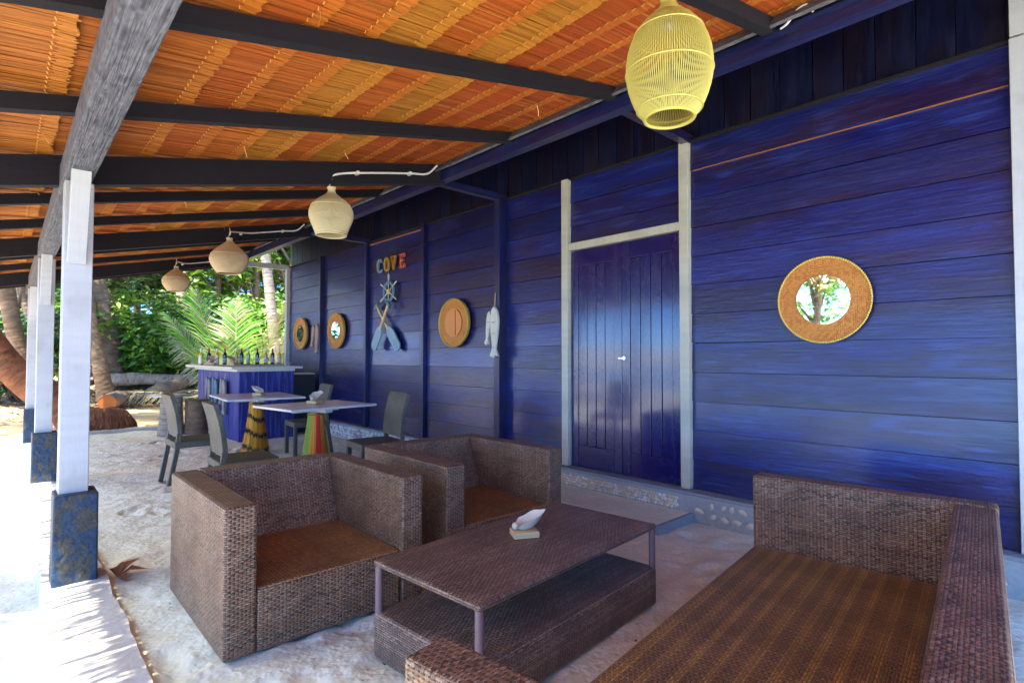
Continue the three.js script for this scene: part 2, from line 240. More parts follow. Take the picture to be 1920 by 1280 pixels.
// ---------------------------------------------------------------- the blue building
const WX = 4.05, SILL = 0.245, PLATE = 3.03;
const house = thing('beach_bar_building', 'dark blue plank building with white framed double door and stone plinth', 'building', [WX, 0, -4]);
house.position.set(0, 0, 0);
mesh('wall_core', box(4.12, 4.3, 0, 3.86, -10.86, 3.2), darkTimber, house);
mesh('end_wall', box(4.3, 9, 0, 3.86, -10.86, -10.7), darkTimber, house);
const posts = [3.1, -0.3, -2.31, -3.6, -4.55, -6.1, -7.65, -9.28, -10.86];
for (let b = 0; b + 1 < posts.length; b++) {      // twelve lapped planks in each bay
  const zA = posts[b + 1] + 0.04, zB = posts[b] - 0.04, door = b === 2, panel = part('wall_panel', house), n = 12, h = (PLATE - SILL) / n;
  for (let k = 0; k < n; k++) {
    let y0 = SILL + k * h, ph = h; if (door && y0 < 2.3) continue; if (door && y0 < 2.4) { ph = y0 + h - 2.402; y0 = 2.402; }
    const g = boxUV(new THREE.BoxGeometry(0.03, ph - 0.004, zB - zA), false, rr(0, 9), rr(0, 9));
    xf(g, 0, 0, 0, 0, 0, -0.035); xf(g, WX + 0.03 + rr(-0.002, 0.002), y0 + ph / 2, (zA + zB) / 2, rr(-0.0015, 0.0015), 0, 0);
    mesh('plank', g, rnd() < 0.24 ? purplePaint : bluePlain[Math.floor(rnd() * 5)], panel);
  }
}
// posts over the plank joints; those of the door and the corners are white
const post = (z, white, w = 0.085, d = 0.05) => mesh(white ? 'corner_post' : 'wall_post', box(WX - d, WX + 0.03, SILL - 0.003, PLATE + 0.012, z - w / 2, z + w / 2, { vert: true, ou: rr(0, 5), ov: rr(0, 5), r: 0.004 }), white ? whitePaint : bluePlain[0], house);
post(-0.3, true, 0.075, 0.03); mesh('corner_post', box(WX - 0.025, WX + 0.045, PLATE + 0.024, 3.85, -0.335, -0.262, { vert: true, r: 0.004 }), whitePaint, house); post(-4.55, false, 0.09, 0.09); post(-6.1, false, 0.06, 0.04); post(-7.65, false, 0.07, 0.05); post(-9.28, false, 0.08, 0.06); post(-10.86, true, 0.1, 0.05);
// upper frieze of upright boards
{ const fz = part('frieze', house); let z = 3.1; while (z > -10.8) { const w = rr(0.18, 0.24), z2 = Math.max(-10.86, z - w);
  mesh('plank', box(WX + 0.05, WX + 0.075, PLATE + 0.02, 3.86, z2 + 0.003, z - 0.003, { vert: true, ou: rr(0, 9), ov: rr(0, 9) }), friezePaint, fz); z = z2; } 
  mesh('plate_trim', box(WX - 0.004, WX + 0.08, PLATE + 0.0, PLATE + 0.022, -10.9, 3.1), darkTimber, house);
  mesh('bare_edge', box(WX + 0.004, WX + 0.02, 2.797, 2.801, -2.25, -0.345), bareWood, house);
  mesh('bare_edge', box(WX + 0.002, WX + 0.02, 2.985, 2.999, -7.6, -6.14), bareWood, house); }
// cross ties from the wall plate to the ledger
for (const z of [-2.29, -4.55, -7.65]) mesh('cross_tie', bar(V(2.98, 3.06, z), V(WX + 0.04, 3.06, z), 0.07, 0.07), ledgerPaint, house);
mesh('cross_tie', bar(V(2.98, 3.03, -10.88), V(WX + 0.04, 3.03, -10.88), 0.07, 0.09), whitePaint, house);
// door
{
  const fr = part('door_frame', house);
  mesh('jamb', box(WX - 0.035, WX + 0.09, SILL, PLATE + 0.01, -2.352, -2.272, { vert: true, r: 0.004 }), creamPaint, fr);
  mesh('jamb', box(WX - 0.035, WX + 0.09, SILL, PLATE + 0.01, -3.64, -3.56, { vert: true, r: 0.004, ou: 2 }), creamPaint, fr);
  mesh('lintel', box(WX - 0.025, WX + 0.09, 2.33, 2.40, -3.558, -2.354, { r: 0.004, ov: 1 }), creamPaint, fr);
  for (const [za, zb] of [[-2.953, -2.36], [-3.552, -2.957]]) {
    const lf = part('door_leaf', house), yb = SILL + 0.006, yt = 2.324, st = 0.085, dx = WX + 0.012;
    const pc = (y0, y1, z0, z1, x) => mesh('door_plank', box(x, x + 0.045, y0, y1, z0, z1, { vert: true, ou: rr(0, 9), ov: rr(0, 9), r: 0.004 }), doorPaint, lf);
    pc(yb, yt, za, za + st, dx); pc(yb, yt, zb - st, zb, dx);
    mesh('rail', box(dx + 0.0, dx + 0.045, yb, yb + 0.20, za + st + 0.002, zb - st - 0.002, { ou: rr(0, 9), r: 0.004 }), doorPaint, lf);
    mesh('rail', box(dx + 0.0, dx + 0.045, yt - 0.15, yt, za + st + 0.002, zb - st - 0.002, { ou: rr(0, 9), r: 0.004 }), doorPaint, lf);
    const n = 4, w = (zb - za - 2 * st) / n; for (let i = 0; i < n; i++) pc(yb + 0.203, yt - 0.153, za + st + i * w + 0.004, za + st + (i + 1) * w - 0.003, dx + 0.005 + rr(-0.002, 0.002));
  }
  const chrome = mat({ color: [0.85, 0.85, 0.85], metalness: 1, roughness: 0.25 }), lk = part('door_lock', house);
  mesh('keyhole_plate', xf(new THREE.CylinderGeometry(0.016, 0.016, 0.012, 16), WX + 0.006, 1.285, -2.925, 0, 0, Math.PI / 2), chrome, lk);
  mesh('latch', box(WX - 0.002, WX + 0.01, 1.277, 1.293, -2.99, -2.945, { r: 0.003 }), chrome, lk);
}
// plinth with pebble, stone and shell facing
function shellGeo(s, ribs = 9) {      // a scallop half, hinge down, facing -x
  const nA = ribs * 4, nR = 6, P = [], I = [], U = [];
  for (let i = 0; i <= nA; i++) for (let j = 0; j <= nR; j++) {
    const a = lerp(-1.15, 1.15, i / nA), r = j / nR, rib = 0.5 + 0.5 * Math.cos(i / nA * ribs * Math.PI * 2), R = s * (0.92 + 0.1 * rib * r) * (1 - 0.12 * (a / 1.15) ** 2);
    const dome = Math.sin(clamp(r * 1.08) * Math.PI * 0.86 + 0.1) * s * 0.36 * (1 - 0.55 * (a / 1.15) ** 2) + rib * r * s * 0.07;
    P.push(-dome, r * R * Math.cos(a) - s * 0.45, r * R * Math.sin(a)); U.push(a * 0.05, r * 0.1);
  }
  for (let i = 0; i < nA; i++) for (let j = 0; j < nR; j++) { const a = i * (nR + 1) + j, b = a + nR + 1; I.push(a, b, a + 1, b, b + 1, a + 1); }
  const g = new THREE.BufferGeometry(); g.setAttribute('position', new THREE.Float32BufferAttribute(P, 3)); g.setAttribute('uv', new THREE.Float32BufferAttribute(U, 2)); g.setIndex(I); g.computeVertexNormals(); return g;
}
{
  const pl = part('plinth', house), PX = 3.96;
  mesh('plinth_block', box(PX, 4.12, -0.15, SILL - 0.03, -10.9, 3.2), plinthPaint, pl);
  mesh('plinth_ledge', box(PX - 0.012, 4.118, SILL - 0.03, SILL - 0.004, -10.92, 3.2, { r: 0.006 }), slateMat, pl);
  // the doorstep
  mesh('doorstep', box(3.46, PX - 0.002, -0.1, 0.085, -3.9, -2.24, { r: 0.012 }), terraceSand, pl);
  mesh('doorstep_edge', box(3.452, PX - 0.004, 0.0, 0.088, -2.237, -2.2, { r: 0.008 }), slateMat, pl);
  const ico = new THREE.IcosahedronGeometry(1, 1);
  const facing = (name, z0, z1, y0, y1, s, cols, x = PX) => {
    const by = cols.map(() => []); let row = 0;
    for (let y = y0 + s; y < y1 - s * 0.6; y += s * 1.62, row++) for (let z = z0 + s + (row % 2) * s; z < z1 - s * 0.6; z += s * 1.95) {
      const r = s * rr(0.82, 1.12), g = ico.clone(); g.scale(r * 0.55, r * rr(0.8, 1.05), r); xf(g, x - r * 0.12, y + rr(-0.2, 0.2) * s, z + rr(-0.25, 0.25) * s, rr(-0.6, 0.6), rr(-0.3, 0.3), 0); by[Math.floor(rnd() * cols.length)].push(g); }
    by.forEach((l, i) => { if (l.length) { const m = mesh(name, merge(l), mat({ color: cols[i], roughness: 0.6 }), pl); m.userData.kind = 'stuff'; } });
  };
  facing('pebble_facing', -4.5, -2.33, 0.085, SILL - 0.035, 0.0155, [[0.66, 0.60, 0.45], [0.72, 0.70, 0.64], [0.62, 0.50, 0.30], [0.56, 0.52, 0.44]]);
  facing('pebble_facing', -4.9, -4.5, 0.0, SILL - 0.035, 0.016, [[0.66, 0.62, 0.55], [0.55, 0.54, 0.52]]);
  facing('pebble_facing', -3.88, -2.25, 0.0, 0.06, 0.013, [[0.7, 0.62, 0.42], [0.66, 0.62, 0.55]], 3.462);
  facing('cobble_facing', -8.9, -4.9, -0.01, SILL - 0.035, 0.026, [[0.66, 0.67, 0.70], [0.45, 0.47, 0.5], [0.60, 0.56, 0.56], [0.30, 0.32, 0.35], [0.72, 0.70, 0.66]]);
  const sh = [0.05, 0.042, 0.036].map((s) => shellGeo(s));
  const put = (z, y, k, tilt) => { const m = mesh('shell', sh[k], shellMat, pl); m.position.set(PX - 0.001, y, z); m.rotation.x = tilt; };
  for (const [z, y, k, t] of [[-2.16, 0.11, 0, 0.2], [-2.06, 0.16, 2, 1.6], [-2.05, 0.09, 1, 2.6], [-1.965, 0.165, 2, -0.9], [-1.96, 0.085, 0, 3.3], [-1.90, 0.165, 1, -1.2], [-1.865, 0.085, 0, 3.0], [-1.82, 0.165, 1, 0.3], [-1.765, 0.085, 0, 2.7], [-1.72, 0.168, 2, -0.2], [-1.665, 0.085, 0, 3.4], [-1.61, 0.16, 1, 0.4], [-1.55, 0.085, 0, 2.9],
    [-0.28, 0.17, 0, 1.3], [-0.28, 0.085, 0, -0.2], [-0.17, 0.16, 0, 1.8], [-0.15, 0.085, 0, 0.3], [-0.42, 0.16, 1, 1.2], [-0.42, 0.09, 1, 0.1]]) put(z, y, k, t);
}

// ---------------------------------------------------------------- veranda roof of thatch on rafters
const RB = (x) => 2.37 + 0.217 * x, RT = (x) => RB(x) + 0.075;
const roof = thing('veranda_roof', 'orange palm thatch veranda roof on dark rafters with a grey eave beam', 'roof');
const ZN = 1.25, ZF = -11.75;
for (let i = -3; i <= 11; i++) {
  const z = -1.19 - 1.013 * i, thick = [3, 6, 9].includes(i), lo = thick ? 0.1 : 0, w = thick ? 0.075 : 0.06; if (z < ZF) continue;
  mesh('rafter', bar(V(-0.62, RB(-0.62) + (0.075 - lo) / 2, z), V(2.99, RB(2.99) + (0.075 - lo) / 2, z), w, 0.075 + lo), darkTimber, roof);
}
mesh('rafter', bar(V(-0.62, RB(-0.62) + 0.0375, ZF + 0.05), V(2.99, RB(2.99) + 0.0375, ZF + 0.05), 0.05, 0.075), darkTimber, roof);
mesh('eave_beam', box(0.215, 0.345, 2.285, 2.43, ZF, ZN, { vert: 'z', r: 0.006 }), greyWood, roof);
mesh('ledger', box(2.95, 3.04, 2.935, 3.02, ZF, ZN, { vert: 'z' }), ledgerPaint, roof);
mesh('ledger_board', box(2.985, 3.015, 3.024, 3.12, ZF, ZN, { vert: 'z' }), darkTimber, roof);
mesh('fascia_board', xf(box(-0.055, 0.055, -0.009, 0.009, ZF, ZN, { vert: 'z' }), 2.93, 3.055, 0, 0, 0, 0.9), greyWood, roof);
{
  const rowCols = [[0.62, 0.27, 0.02], [0.60, 0.22, 0.014], [0.60, 0.165, 0.009], [0.58, 0.145, 0.007], [0.58, 0.135, 0.007], [0.54, 0.10, 0.005], [0.58, 0.13, 0.007], [0.60, 0.21, 0.013], [0.53, 0.105, 0.005], [0.60, 0.215, 0.013], [0.52, 0.08, 0.005], [0.52, 0.075, 0.005], [0.50, 0.075, 0.005]];
  let r = 0;
  for (let xt = -0.33; xt < 3.15; xt += 0.252, r++) {        // xt: upper, stitched edge of the row
    const tb = new TB(), st = new TB(), base = rowCols[Math.min(r, rowCols.length - 1)], q = rng(500 + r), rq = (a, b) => a + (b - a) * q(), len = 0.43, s = V(0, 0, 1);
    const drift = rq(0, 60), yw = (z) => RT(0) + 0.012 + 0.02 * (fbm(z / 20 + 0.5, r / 20, 50, 20, 77, 2) - 0.5);
    for (let z = ZN; z > ZF; z -= rq(0.008, 0.012)) {
      const x0 = xt + rq(-0.008, 0.008) + 0.018 * (fbm(z / 16 + 0.5, r / 17, 60, 17, 79, 2) - 0.5), L = len + rq(-0.03, 0.03), dz = rq(-0.008, 0.008), dy = rq(0, 0.005), bay = 0.86 + 0.28 * fbm(z / 16 + 0.5 + drift, r / 31, 12, 31, 88, 2), k = rq(0.66, 1.02) * bay, tone = mul3(mix3(base, [0.62, 0.26, 0.03], q() < 0.12 ? 0.5 : q() * 0.12), k);
      const at = (f) => V(x0 - f * L, yw(z) + 0.217 * (x0 - f * L) + dy + f * 0.045 - (r === 0 ? f * 0.02 : 0), z + dz * f);
      tb.ribbon([at(0), at(0.2), at(0.55), at(1)], s, rq(0.006, 0.0095), tone);
      const fold = mul3(mix3(tone, [0.64, 0.25, 0.018], 0.25), 1.06);        // the folded head of the leaf, laid over the batten
      const a = at(0), b = at(0.13 + rq(-0.02, 0.02)); a.y -= 0.007; b.y -= 0.003; tb.ribbon([a, b], s, rq(0.006, 0.0085), fold);
      if (q() < 0.005) { const p0 = at(0.1), p1 = p0.clone().add(V(rq(-0.09, 0.05), rq(-0.07, -0.02), rq(-0.06, 0.06))); tb.ribbon([p0, p0.clone().lerp(p1, 0.5).add(V(0, -0.01, 0.01)), p1], V(rq(-0.3, 0.3), 0, 1).normalize(), 0.004, [0.66, 0.4, 0.12]); }
    }
    for (let z = ZN; z > ZF; z -= 0.052) { const x0 = xt - 0.07, y = yw(z) + 0.217 * x0 - 0.004 + rq(-0.002, 0.002); st.quad(V(x0 - 0.003, y, z), V(x0 + 0.002, y, z), V(x0 + 0.007, y - 0.002, z - 0.022), V(x0 + 0.002, y - 0.002, z - 0.022), [0.72, 0.33, 0.06]); }
    const row = mesh('thatch_row', tb.build(), thatchMat, roof);
    mesh('stitching', st.build(), thatchMat, row);
    if (r === 0) {      // ragged leaf ends past the eave
      const fr = new TB(); for (let z = ZN; z > ZF; z -= rq(0.012, 0.03)) { const L = rq(0.05, 0.3) * (0.4 + 1.1 * fbm(z / 16 + 0.5, 0.3, 160, 8, 91, 2)), x0 = xt - 0.38, y0 = RT(0) + 0.217 * x0 + 0.05; fr.ribbon([V(x0, y0, z), V(x0 - L * 0.6, y0 - L * 0.3, z + rq(-0.02, 0.02)), V(x0 - L, y0 - L * 0.75, z + rq(-0.05, 0.05))], s, [0.012, 0.01, 0.003], mul3([0.5, 0.26, 0.07], rq(0.5, 1.1))); }
      const f = mesh('eave_fringe', fr.build(), thatchMat, roof); f.userData.kind = 'stuff';
    }
  }
  // the thickness of the thatch above, one solid box added to block leaking sun
  mesh('thatch_bulk', bar(V(-0.72, RT(-0.72) + 0.15, (ZN + ZF) / 2), V(3.02, RT(3.02) + 0.15, (ZN + ZF) / 2), ZN - ZF, 0.14), thatchDark, roof);
  mesh('upper_deck', bar(V(2.99, RT(2.99) + 0.12, (ZN + ZF) / 2), V(4.5, RT(2.99) + 1.1, (ZN + ZF) / 2), ZN - ZF, 0.1), darkTimber, roof);
}
// posts on painted footings
const CZ = [-3.97, -7.25, -10.6, 1.6];
const postNames = ['white veranda post on the peeling footing beside the wicker armchairs', 'white veranda post on the blue footing second along the kerb', 'white veranda post on the blue footing at the far end of the kerb', 'white veranda post on a blue footing at the near end of the veranda'];
CZ.forEach((z, i) => {
  if (i === 3) return;
  const p = thing('veranda_post', postNames[i], 'post', [0.29, kerbTop, z], 0, 'white posts along the veranda edge');
  mesh('shaft', box(-0.066, 0.066, 0.47, 2.285 - kerbTop - 0.002, -0.066, 0.066, { vert: true, r: 0.006, ou: i, ov: i * 0.3 }), whitePaint, p);
  const fg = new RoundedBoxGeometry(0.2, 0.5, 0.22, 2, 0.012), q = fg.attributes.position; for (let k = 0; k < q.count; k++) { const f = 1 - 0.05 * (q.getY(k) + 0.25); q.setX(k, q.getX(k) * f); }
  mesh('footing', xf(boxUV(fg, false, i * 0.37, i * 0.21), 0.01, 0.235, 0.02), footPaint, p);
  mesh('knee_brace', bar(V(-0.01, 1.76, 0.085), V(-0.01, 2.34 - kerbTop, 0.30), 0.085, 0.055, { r: 0.004 }), whitePaint, p);
});

// ---------------------------------------------------------------- lanterns
function lantern(x, y, z, prof, ribs, hoops, m, label, tr) {       // prof: [radius, height] from the rim up
  const o = thing('basket_lantern', label, 'lantern', [x, y, z], 0, 'basket lanterns under the veranda roof');
  const cv = new THREE.CatmullRomCurve3(prof.map(([r, h]) => V(r, h, 0))), rb = [];
  for (let i = 0; i < ribs; i++) { const a = i / ribs * Math.PI * 2, pts = []; for (let k = 0; k <= 14; k++) { const c = cv.getPoint(k / 14); pts.push(V(c.x * Math.cos(a), c.y, c.x * Math.sin(a))); } rb.push(tube(pts, tr, 4, 16)); }
  mesh('rib_cage', merge(rb), m, o);
  for (const [f, w] of hoops) { const c = cv.getPoint(f); mesh('hoop', xf(new THREE.TorusGeometry(c.x + 0.002, w, 6, 48), 0, c.y, 0, Math.PI / 2), m, o); }
  const tw = []; for (let k = 0; k < 26; k++) { const c = cv.getPoint(0.70 + k * 0.0105); tw.push(xf(new THREE.TorusGeometry(c.x + 0.001, 0.0022, 4, 28), 0, c.y, 0, Math.PI / 2)); }
  mesh('neck_binding', merge(tw), m, o);
  const top = prof[prof.length - 1]; mesh('rim', xf(new THREE.TorusGeometry(prof[0][0], 0.007, 8, 56), 0, prof[0][1], 0, Math.PI / 2), m, o);
  const bulb = mesh('bulb', xf(new THREE.SphereGeometry(0.022, 16, 10), 0, top[1] - 0.12, 0), mat({ color: [0.4, 0.38, 0.3], roughness: 0.3 }), o); bulb.scale.y = 1;
  mesh('hanger', tube([V(-top[0], top[1] - 0.01, 0), V(0, top[1] + 0.045, 0), V(0, top[1] + 0.12, 0)], 0.003, 5, 12), pipeWhite, o);
  return o;
}
const profA = [[0.095, 0], [0.125, 0.04], [0.158, 0.13], [0.165, 0.20], [0.15, 0.29], [0.105, 0.37], [0.05, 0.42], [0.032, 0.445], [0.026, 0.465], [0.036, 0.49]];
const profB = [[0.115, 0], [0.135, 0.05], [0.165, 0.13], [0.168, 0.19], [0.14, 0.25], [0.07, 0.305], [0.034, 0.335], [0.024, 0.36], [0.034, 0.385]];
const profC = [[0.125, 0], [0.17, 0.06], [0.205, 0.14], [0.20, 0.20], [0.15, 0.265], [0.075, 0.33], [0.035, 0.365], [0.026, 0.385], [0.034, 0.41]];
lantern(1.9, 2.235, -1.15, profA, 122, [[0.1, 0.004], [0.3, 0.0035], [0.5, 0.0035], [0.64, 0.003]], rattan, 'yellow basket lantern hanging in front of the wide blue wall panel', 0.0022);
lantern(1.9, 2.27, -4.2, profB, 140, [[0.05, 0.004], [0.28, 0.003], [0.45, 0.0035]], rattanPale, 'pale basket lantern hanging beside the panel with letters and paddles', 0.003);
lantern(1.9, 2.27, -6.93, profC, 130, [[0.03, 0.004], [0.4, 0.004], [0.6, 0.003]], rattanTan, 'tan basket lantern hanging over the dining tables', 0.004);
lantern(1.9, 2.3, -9.65, [...profC].map(([r, h]) => [r * 0.9, h * 0.92]), 120, [[0.03, 0.004], [0.4, 0.004]], rattanTan, 'tan basket lantern hanging nearest the palm beyond the bar', 0.004);
for (const [z, lb] of [[-4.175, 'white conduit pipe along the rafter over the pale basket lantern'], [-7.21, 'white conduit pipe along the rafter over the dining tables'], [-10.25, 'white conduit pipe along the rafter nearest the bar']]) {
  const p = thing('conduit_pipe', lb, 'pipe', [0, 0, 0], 0, 'conduit pipes on the rafters'), y = (x) => RB(x) - 0.02;
  const zz = z + 0.02 - 0.02, zl = z === -4.175 ? -4.2 : z === -7.21 ? -6.93 : -9.65;
  mesh('pipe_run', tube([V(1.9, y(1.9) - 0.05, zl), V(1.905, y(1.9) - 0.015, zl), V(1.96, y(1.96), lerp(zl, zz + 0.02, 0.3)), V(2.2, y(2.2), zz + 0.03), V(2.6, y(2.6), zz + 0.03), V(2.78, y(2.78) - 0.0, zz + 0.03), V(2.87, y(2.87) + 0.07, zz + 0.05)], 0.009, 8, 40), pipeWhite, p);
  for (const x of [2.1, 2.6]) mesh('clip', box(x - 0.012, x + 0.012, y(x) - 0.014, y(x) + 0.016, zz - 0.01, zz + 0.04, { r: 0.004 }), pipeWhite, p);
}
{ const p = thing('loose_cable', 'short loose white cable end on the ledger by the yellow lantern', 'cable'); mesh('cable', tube([V(2.93, 3.0, -1.12), V(2.91, 3.0, -1.08), V(2.925, 3.06, -1.03), V(2.93, 3.065, -0.99), V(2.935, 3.02, -0.965)], 0.006, 6, 24), pipeWhite, p); }

// ---------------------------------------------------------------- things on the wall
function disc(r, t, m, name, parent, x) { return mesh(name, boxUV(xf(new THREE.CylinderGeometry(r, r, t, 64), x, 0, 0, 0, 0, Math.PI / 2)), m, parent); }
function wovenMirror(y, z, R, ri, beads, label, deep) {
  const o = thing('woven_mirror', label, 'mirror', [WX, y, z], 0, 'round woven mirrors on the blue wall');
  disc(R, 0.016, plaitMat, 'woven_disc', o, -0.02 - deep * 0.3);
  if (beads) { const l = []; for (let i = 0; i < 120; i++) { const a = i / 120 * Math.PI * 2; l.push(xf(new THREE.SphereGeometry(0.0075, 8, 6), -0.032, Math.sin(a) * R, Math.cos(a) * R)); } const b = mesh('bead_rim', merge(l), beadMat, o); b.userData.kind = 'stuff'; }
  else mesh('tray_rim', boxUV(xf(new THREE.LatheGeometry([[R - 0.006, 0], [R + 0.01, 0], [R + 0.014, deep * 0.5], [R + 0.012, deep], [R - 0.004, deep], [R - 0.008, 0]].map(([a, b]) => new THREE.Vector2(a, b)), 72), -0.01, 0, 0, 0, 0, Math.PI / 2)), rimMat, o);
  if (ri) disc(ri, 0.006, mirrorMat, 'mirror_glass', o, -0.032 - deep * 0.3); else {
    disc(0.175, 0.006, mat({ color: [0.66, 0.24, 0.055], roughness: 0.5, bumpMap: plaitBump, bumpScale: 0.001 }), 'cloth_disc', o, -0.03 - deep * 0.3);
    const red = mat({ color: [0.4, 0.03, 0.01], roughness: 0.7 }), arc = []; for (let k = 0; k <= 12; k++) { const a = lerp(-1.1, 1.1, k / 12); arc.push(V(-0.035 - deep * 0.3, 0.172 * Math.sin(a), 0.172 * Math.cos(a))); }
    mesh('stitched_line', merge([tube([V(-0.035 - deep * 0.3, -0.15, 0.045), V(-0.035 - deep * 0.3, 0.15, 0.04)], 0.004, 5, 4), tube(arc, 0.003, 5, 16)]), red, o);
  }
  return o;
}
const m1 = wovenMirror(1.68, -1.29, 0.285, 0.165, true, 'round woven mirror with yellow beaded rim on the wide wall panel', 0);
m1.rotation.z = 0.02;
wovenMirror(1.71, -5.4, 0.285, 0, false, 'round woven tray with a coral centre beside the hanging white fish', 0.05);
wovenMirror(1.725, -8.645, 0.28, 0.15, false, 'round tray mirror on the wall panel beside the crossed paddles panel', 0.05);
wovenMirror(1.725, -10.13, 0.28, 0.15, false, 'round tray mirror on the last wall panel above the bar', 0.05);

function fishGeo(L, w, t) {      // a carved fish hung by the mouth, head up, flat side to the viewer
  const s = new THREE.Shape(); s.moveTo(0, 0); s.bezierCurveTo(w * 0.55, -L * 0.08, w * 0.62, -L * 0.3, w * 0.42, -L * 0.5); s.bezierCurveTo(w * 0.3, -L * 0.68, w * 0.2, -L * 0.76, w * 0.16, -L * 0.82);
  s.lineTo(w * 0.5, -L * 0.97); s.lineTo(w * 0.12, -L * 0.95); s.lineTo(-w * 0.1, -L); s.lineTo(-w * 0.52, -L * 0.96); s.lineTo(-w * 0.18, -L * 0.82); s.bezierCurveTo(-w * 0.3, -L * 0.6, -w * 0.6, -L * 0.35, -w * 0.3, -L * 0.06); s.lineTo(0, 0);
  return xf(boxUV(new THREE.ExtrudeGeometry(s, { depth: t, bevelEnabled: true, bevelSize: t * 0.4, bevelThickness: t * 0.4, bevelSegments: 2, curveSegments: 8 }), true), 0, 0, 0, 0, -Math.PI / 2, 0);
}
function fishString(x, y, z, label, m, fishes, top, group) {
  const o = thing('hanging_fish', label, 'fish ornament', [x, y, z], 0, group);
  mesh('cord', tube([V(0.01, top, 0), V(0, top * 0.5, 0.003), V(-0.005, -0.02, 0)], 0.006, 6, 10), mat({ color: [0.42, 0.33, 0.2], roughness: 0.9 }), o);
  for (const [dy, dz, L, w, tilt] of fishes) { const f = mesh('fish', xf(fishGeo(L, w, 0.018), -0.012, dy, dz, tilt), m, o);
    const bands = [0.3, 0.52, 0.8].map((k) => tube([V(-0.04, dy - L * k, dz - w * 0.36 * (1.15 - k)), V(-0.046, dy - L * k - 0.006, dz), V(-0.04, dy - L * k, dz + w * 0.36 * (1.15 - k))], 0.0022, 4, 6)); mesh('wire', merge(bands), mat({ color: [0.1, 0.09, 0.08], roughness: 0.6 }), f); }
  return o;
}
fishString(3.945, 1.84, -4.56, 'white wooden fish hanging on the blue post beside the woven tray', woodWhite, [[0.0, 0.02, 0.55, 0.12, 0], [-0.05, -0.062, 0.36, 0.062, 0.12]], 0.16);
fishString(4.0, 1.86, -9.36, 'brown wooden fish hanging on the post between the two tray mirrors', mat({ color: [0.36, 0.25, 0.2], roughness: 0.7 }), [[0.0, 0.03, 0.5, 0.13, 0], [-0.02, -0.1, 0.38, 0.12, 0.2]], 0.08);

// the word on the wall
{
  const font = await new FontLoader().loadAsync('fonts/droid/droid_serif_regular.typeface.json');
  const set = [['C', -7.33, [0.66, 0.48, 0.16], [0.08, 0.32, 0.5], 'thick letter C with yellow face and blue sides on the wall'], ['O', -7.125, [0.72, 0.46, 0.1], [0.45, 0.26, 0.05], 'yellow letter O on the wall above the ship wheel'], ['V', -6.92, [0.72, 0.36, 0.05], [0.4, 0.16, 0.03], 'orange letter V on the wall above the ship wheel'], ['E', -6.70, [0.78, 0.2, 0.11], [0.5, 0.1, 0.05], 'coral letter E on the wall above the ship wheel']];
  for (const [ch, z, face, side, lb] of set) {
    const g = new TextGeometry(ch, { font, size: 0.19, depth: 0.028, bevelEnabled: true, bevelSize: 0.006, bevelThickness: 0.004, bevelSegments: 1, curveSegments: 6 });
    g.computeBoundingBox(); const w = g.boundingBox.max.x - g.boundingBox.min.x; g.scale(0.145 / w, 1, 1);
    const o = thing('sign_letter', lb, 'letter', [WX - 0.004, 2.535, z], -Math.PI / 2, 'letters of the word on the wall');
    const grp = g.groups.map((q) => ({ ...q })), ni = g.index ? g.toNonIndexed() : g, cut = (k) => { const P = [], N = []; for (const q of grp) if (q.materialIndex === k) for (let i = q.start; i < q.start + q.count; i++) { P.push(ni.attributes.position.getX(i), ni.attributes.position.getY(i), ni.attributes.position.getZ(i)); N.push(ni.attributes.normal.getX(i), ni.attributes.normal.getY(i), ni.attributes.normal.getZ(i)); } const h = new THREE.BufferGeometry(); h.setAttribute('position', new THREE.Float32BufferAttribute(P, 3)); h.setAttribute('normal', new THREE.Float32BufferAttribute(N, 3)); return boxUV(h); };
    mesh('letter_face', cut(0), mat({ color: face, map: whiteMap, roughness: 0.6 }), o); mesh('letter_side', cut(1), mat({ color: side, roughness: 0.6 }), o);
  }
}
{ // ship wheel
  const o = thing('ship_wheel', 'light blue ship wheel above the crossed paddles', 'ship wheel', [WX - 0.035, 2.225, -6.956]), ry = [0, Math.PI / 2, 0];
  const ring = new THREE.LatheGeometry([[0.11, -0.014], [0.155, -0.014], [0.158, 0], [0.155, 0.014], [0.11, 0.014], [0.107, 0], [0.11, -0.014]].map(([a, b]) => new THREE.Vector2(a, b)), 48); mesh('rim', boxUV(xf(ring, 0, 0, 0, 0, 0, Math.PI / 2)), teal, o);
  mesh('hub', xf(new THREE.CylinderGeometry(0.035, 0.035, 0.04, 20), 0, 0, 0, 0, 0, Math.PI / 2), paleWood, o);
  for (let i = 0; i < 6; i++) { const a = Math.PI / 2 + i * Math.PI / 3, d = V(0, Math.sin(a), Math.cos(a)); mesh('spoke', tube([0.03, 0.1, 0.165, 0.2, 0.235, 0.262].map((r) => d.clone().multiplyScalar(r).add(V(-0.008, 0, 0))), (t) => (t < 0.6 ? 0.0075 : 0.0075 + 0.005 * Math.sin((t - 0.6) / 0.4 * Math.PI)), 7, 14), woodWhite, o); }
}
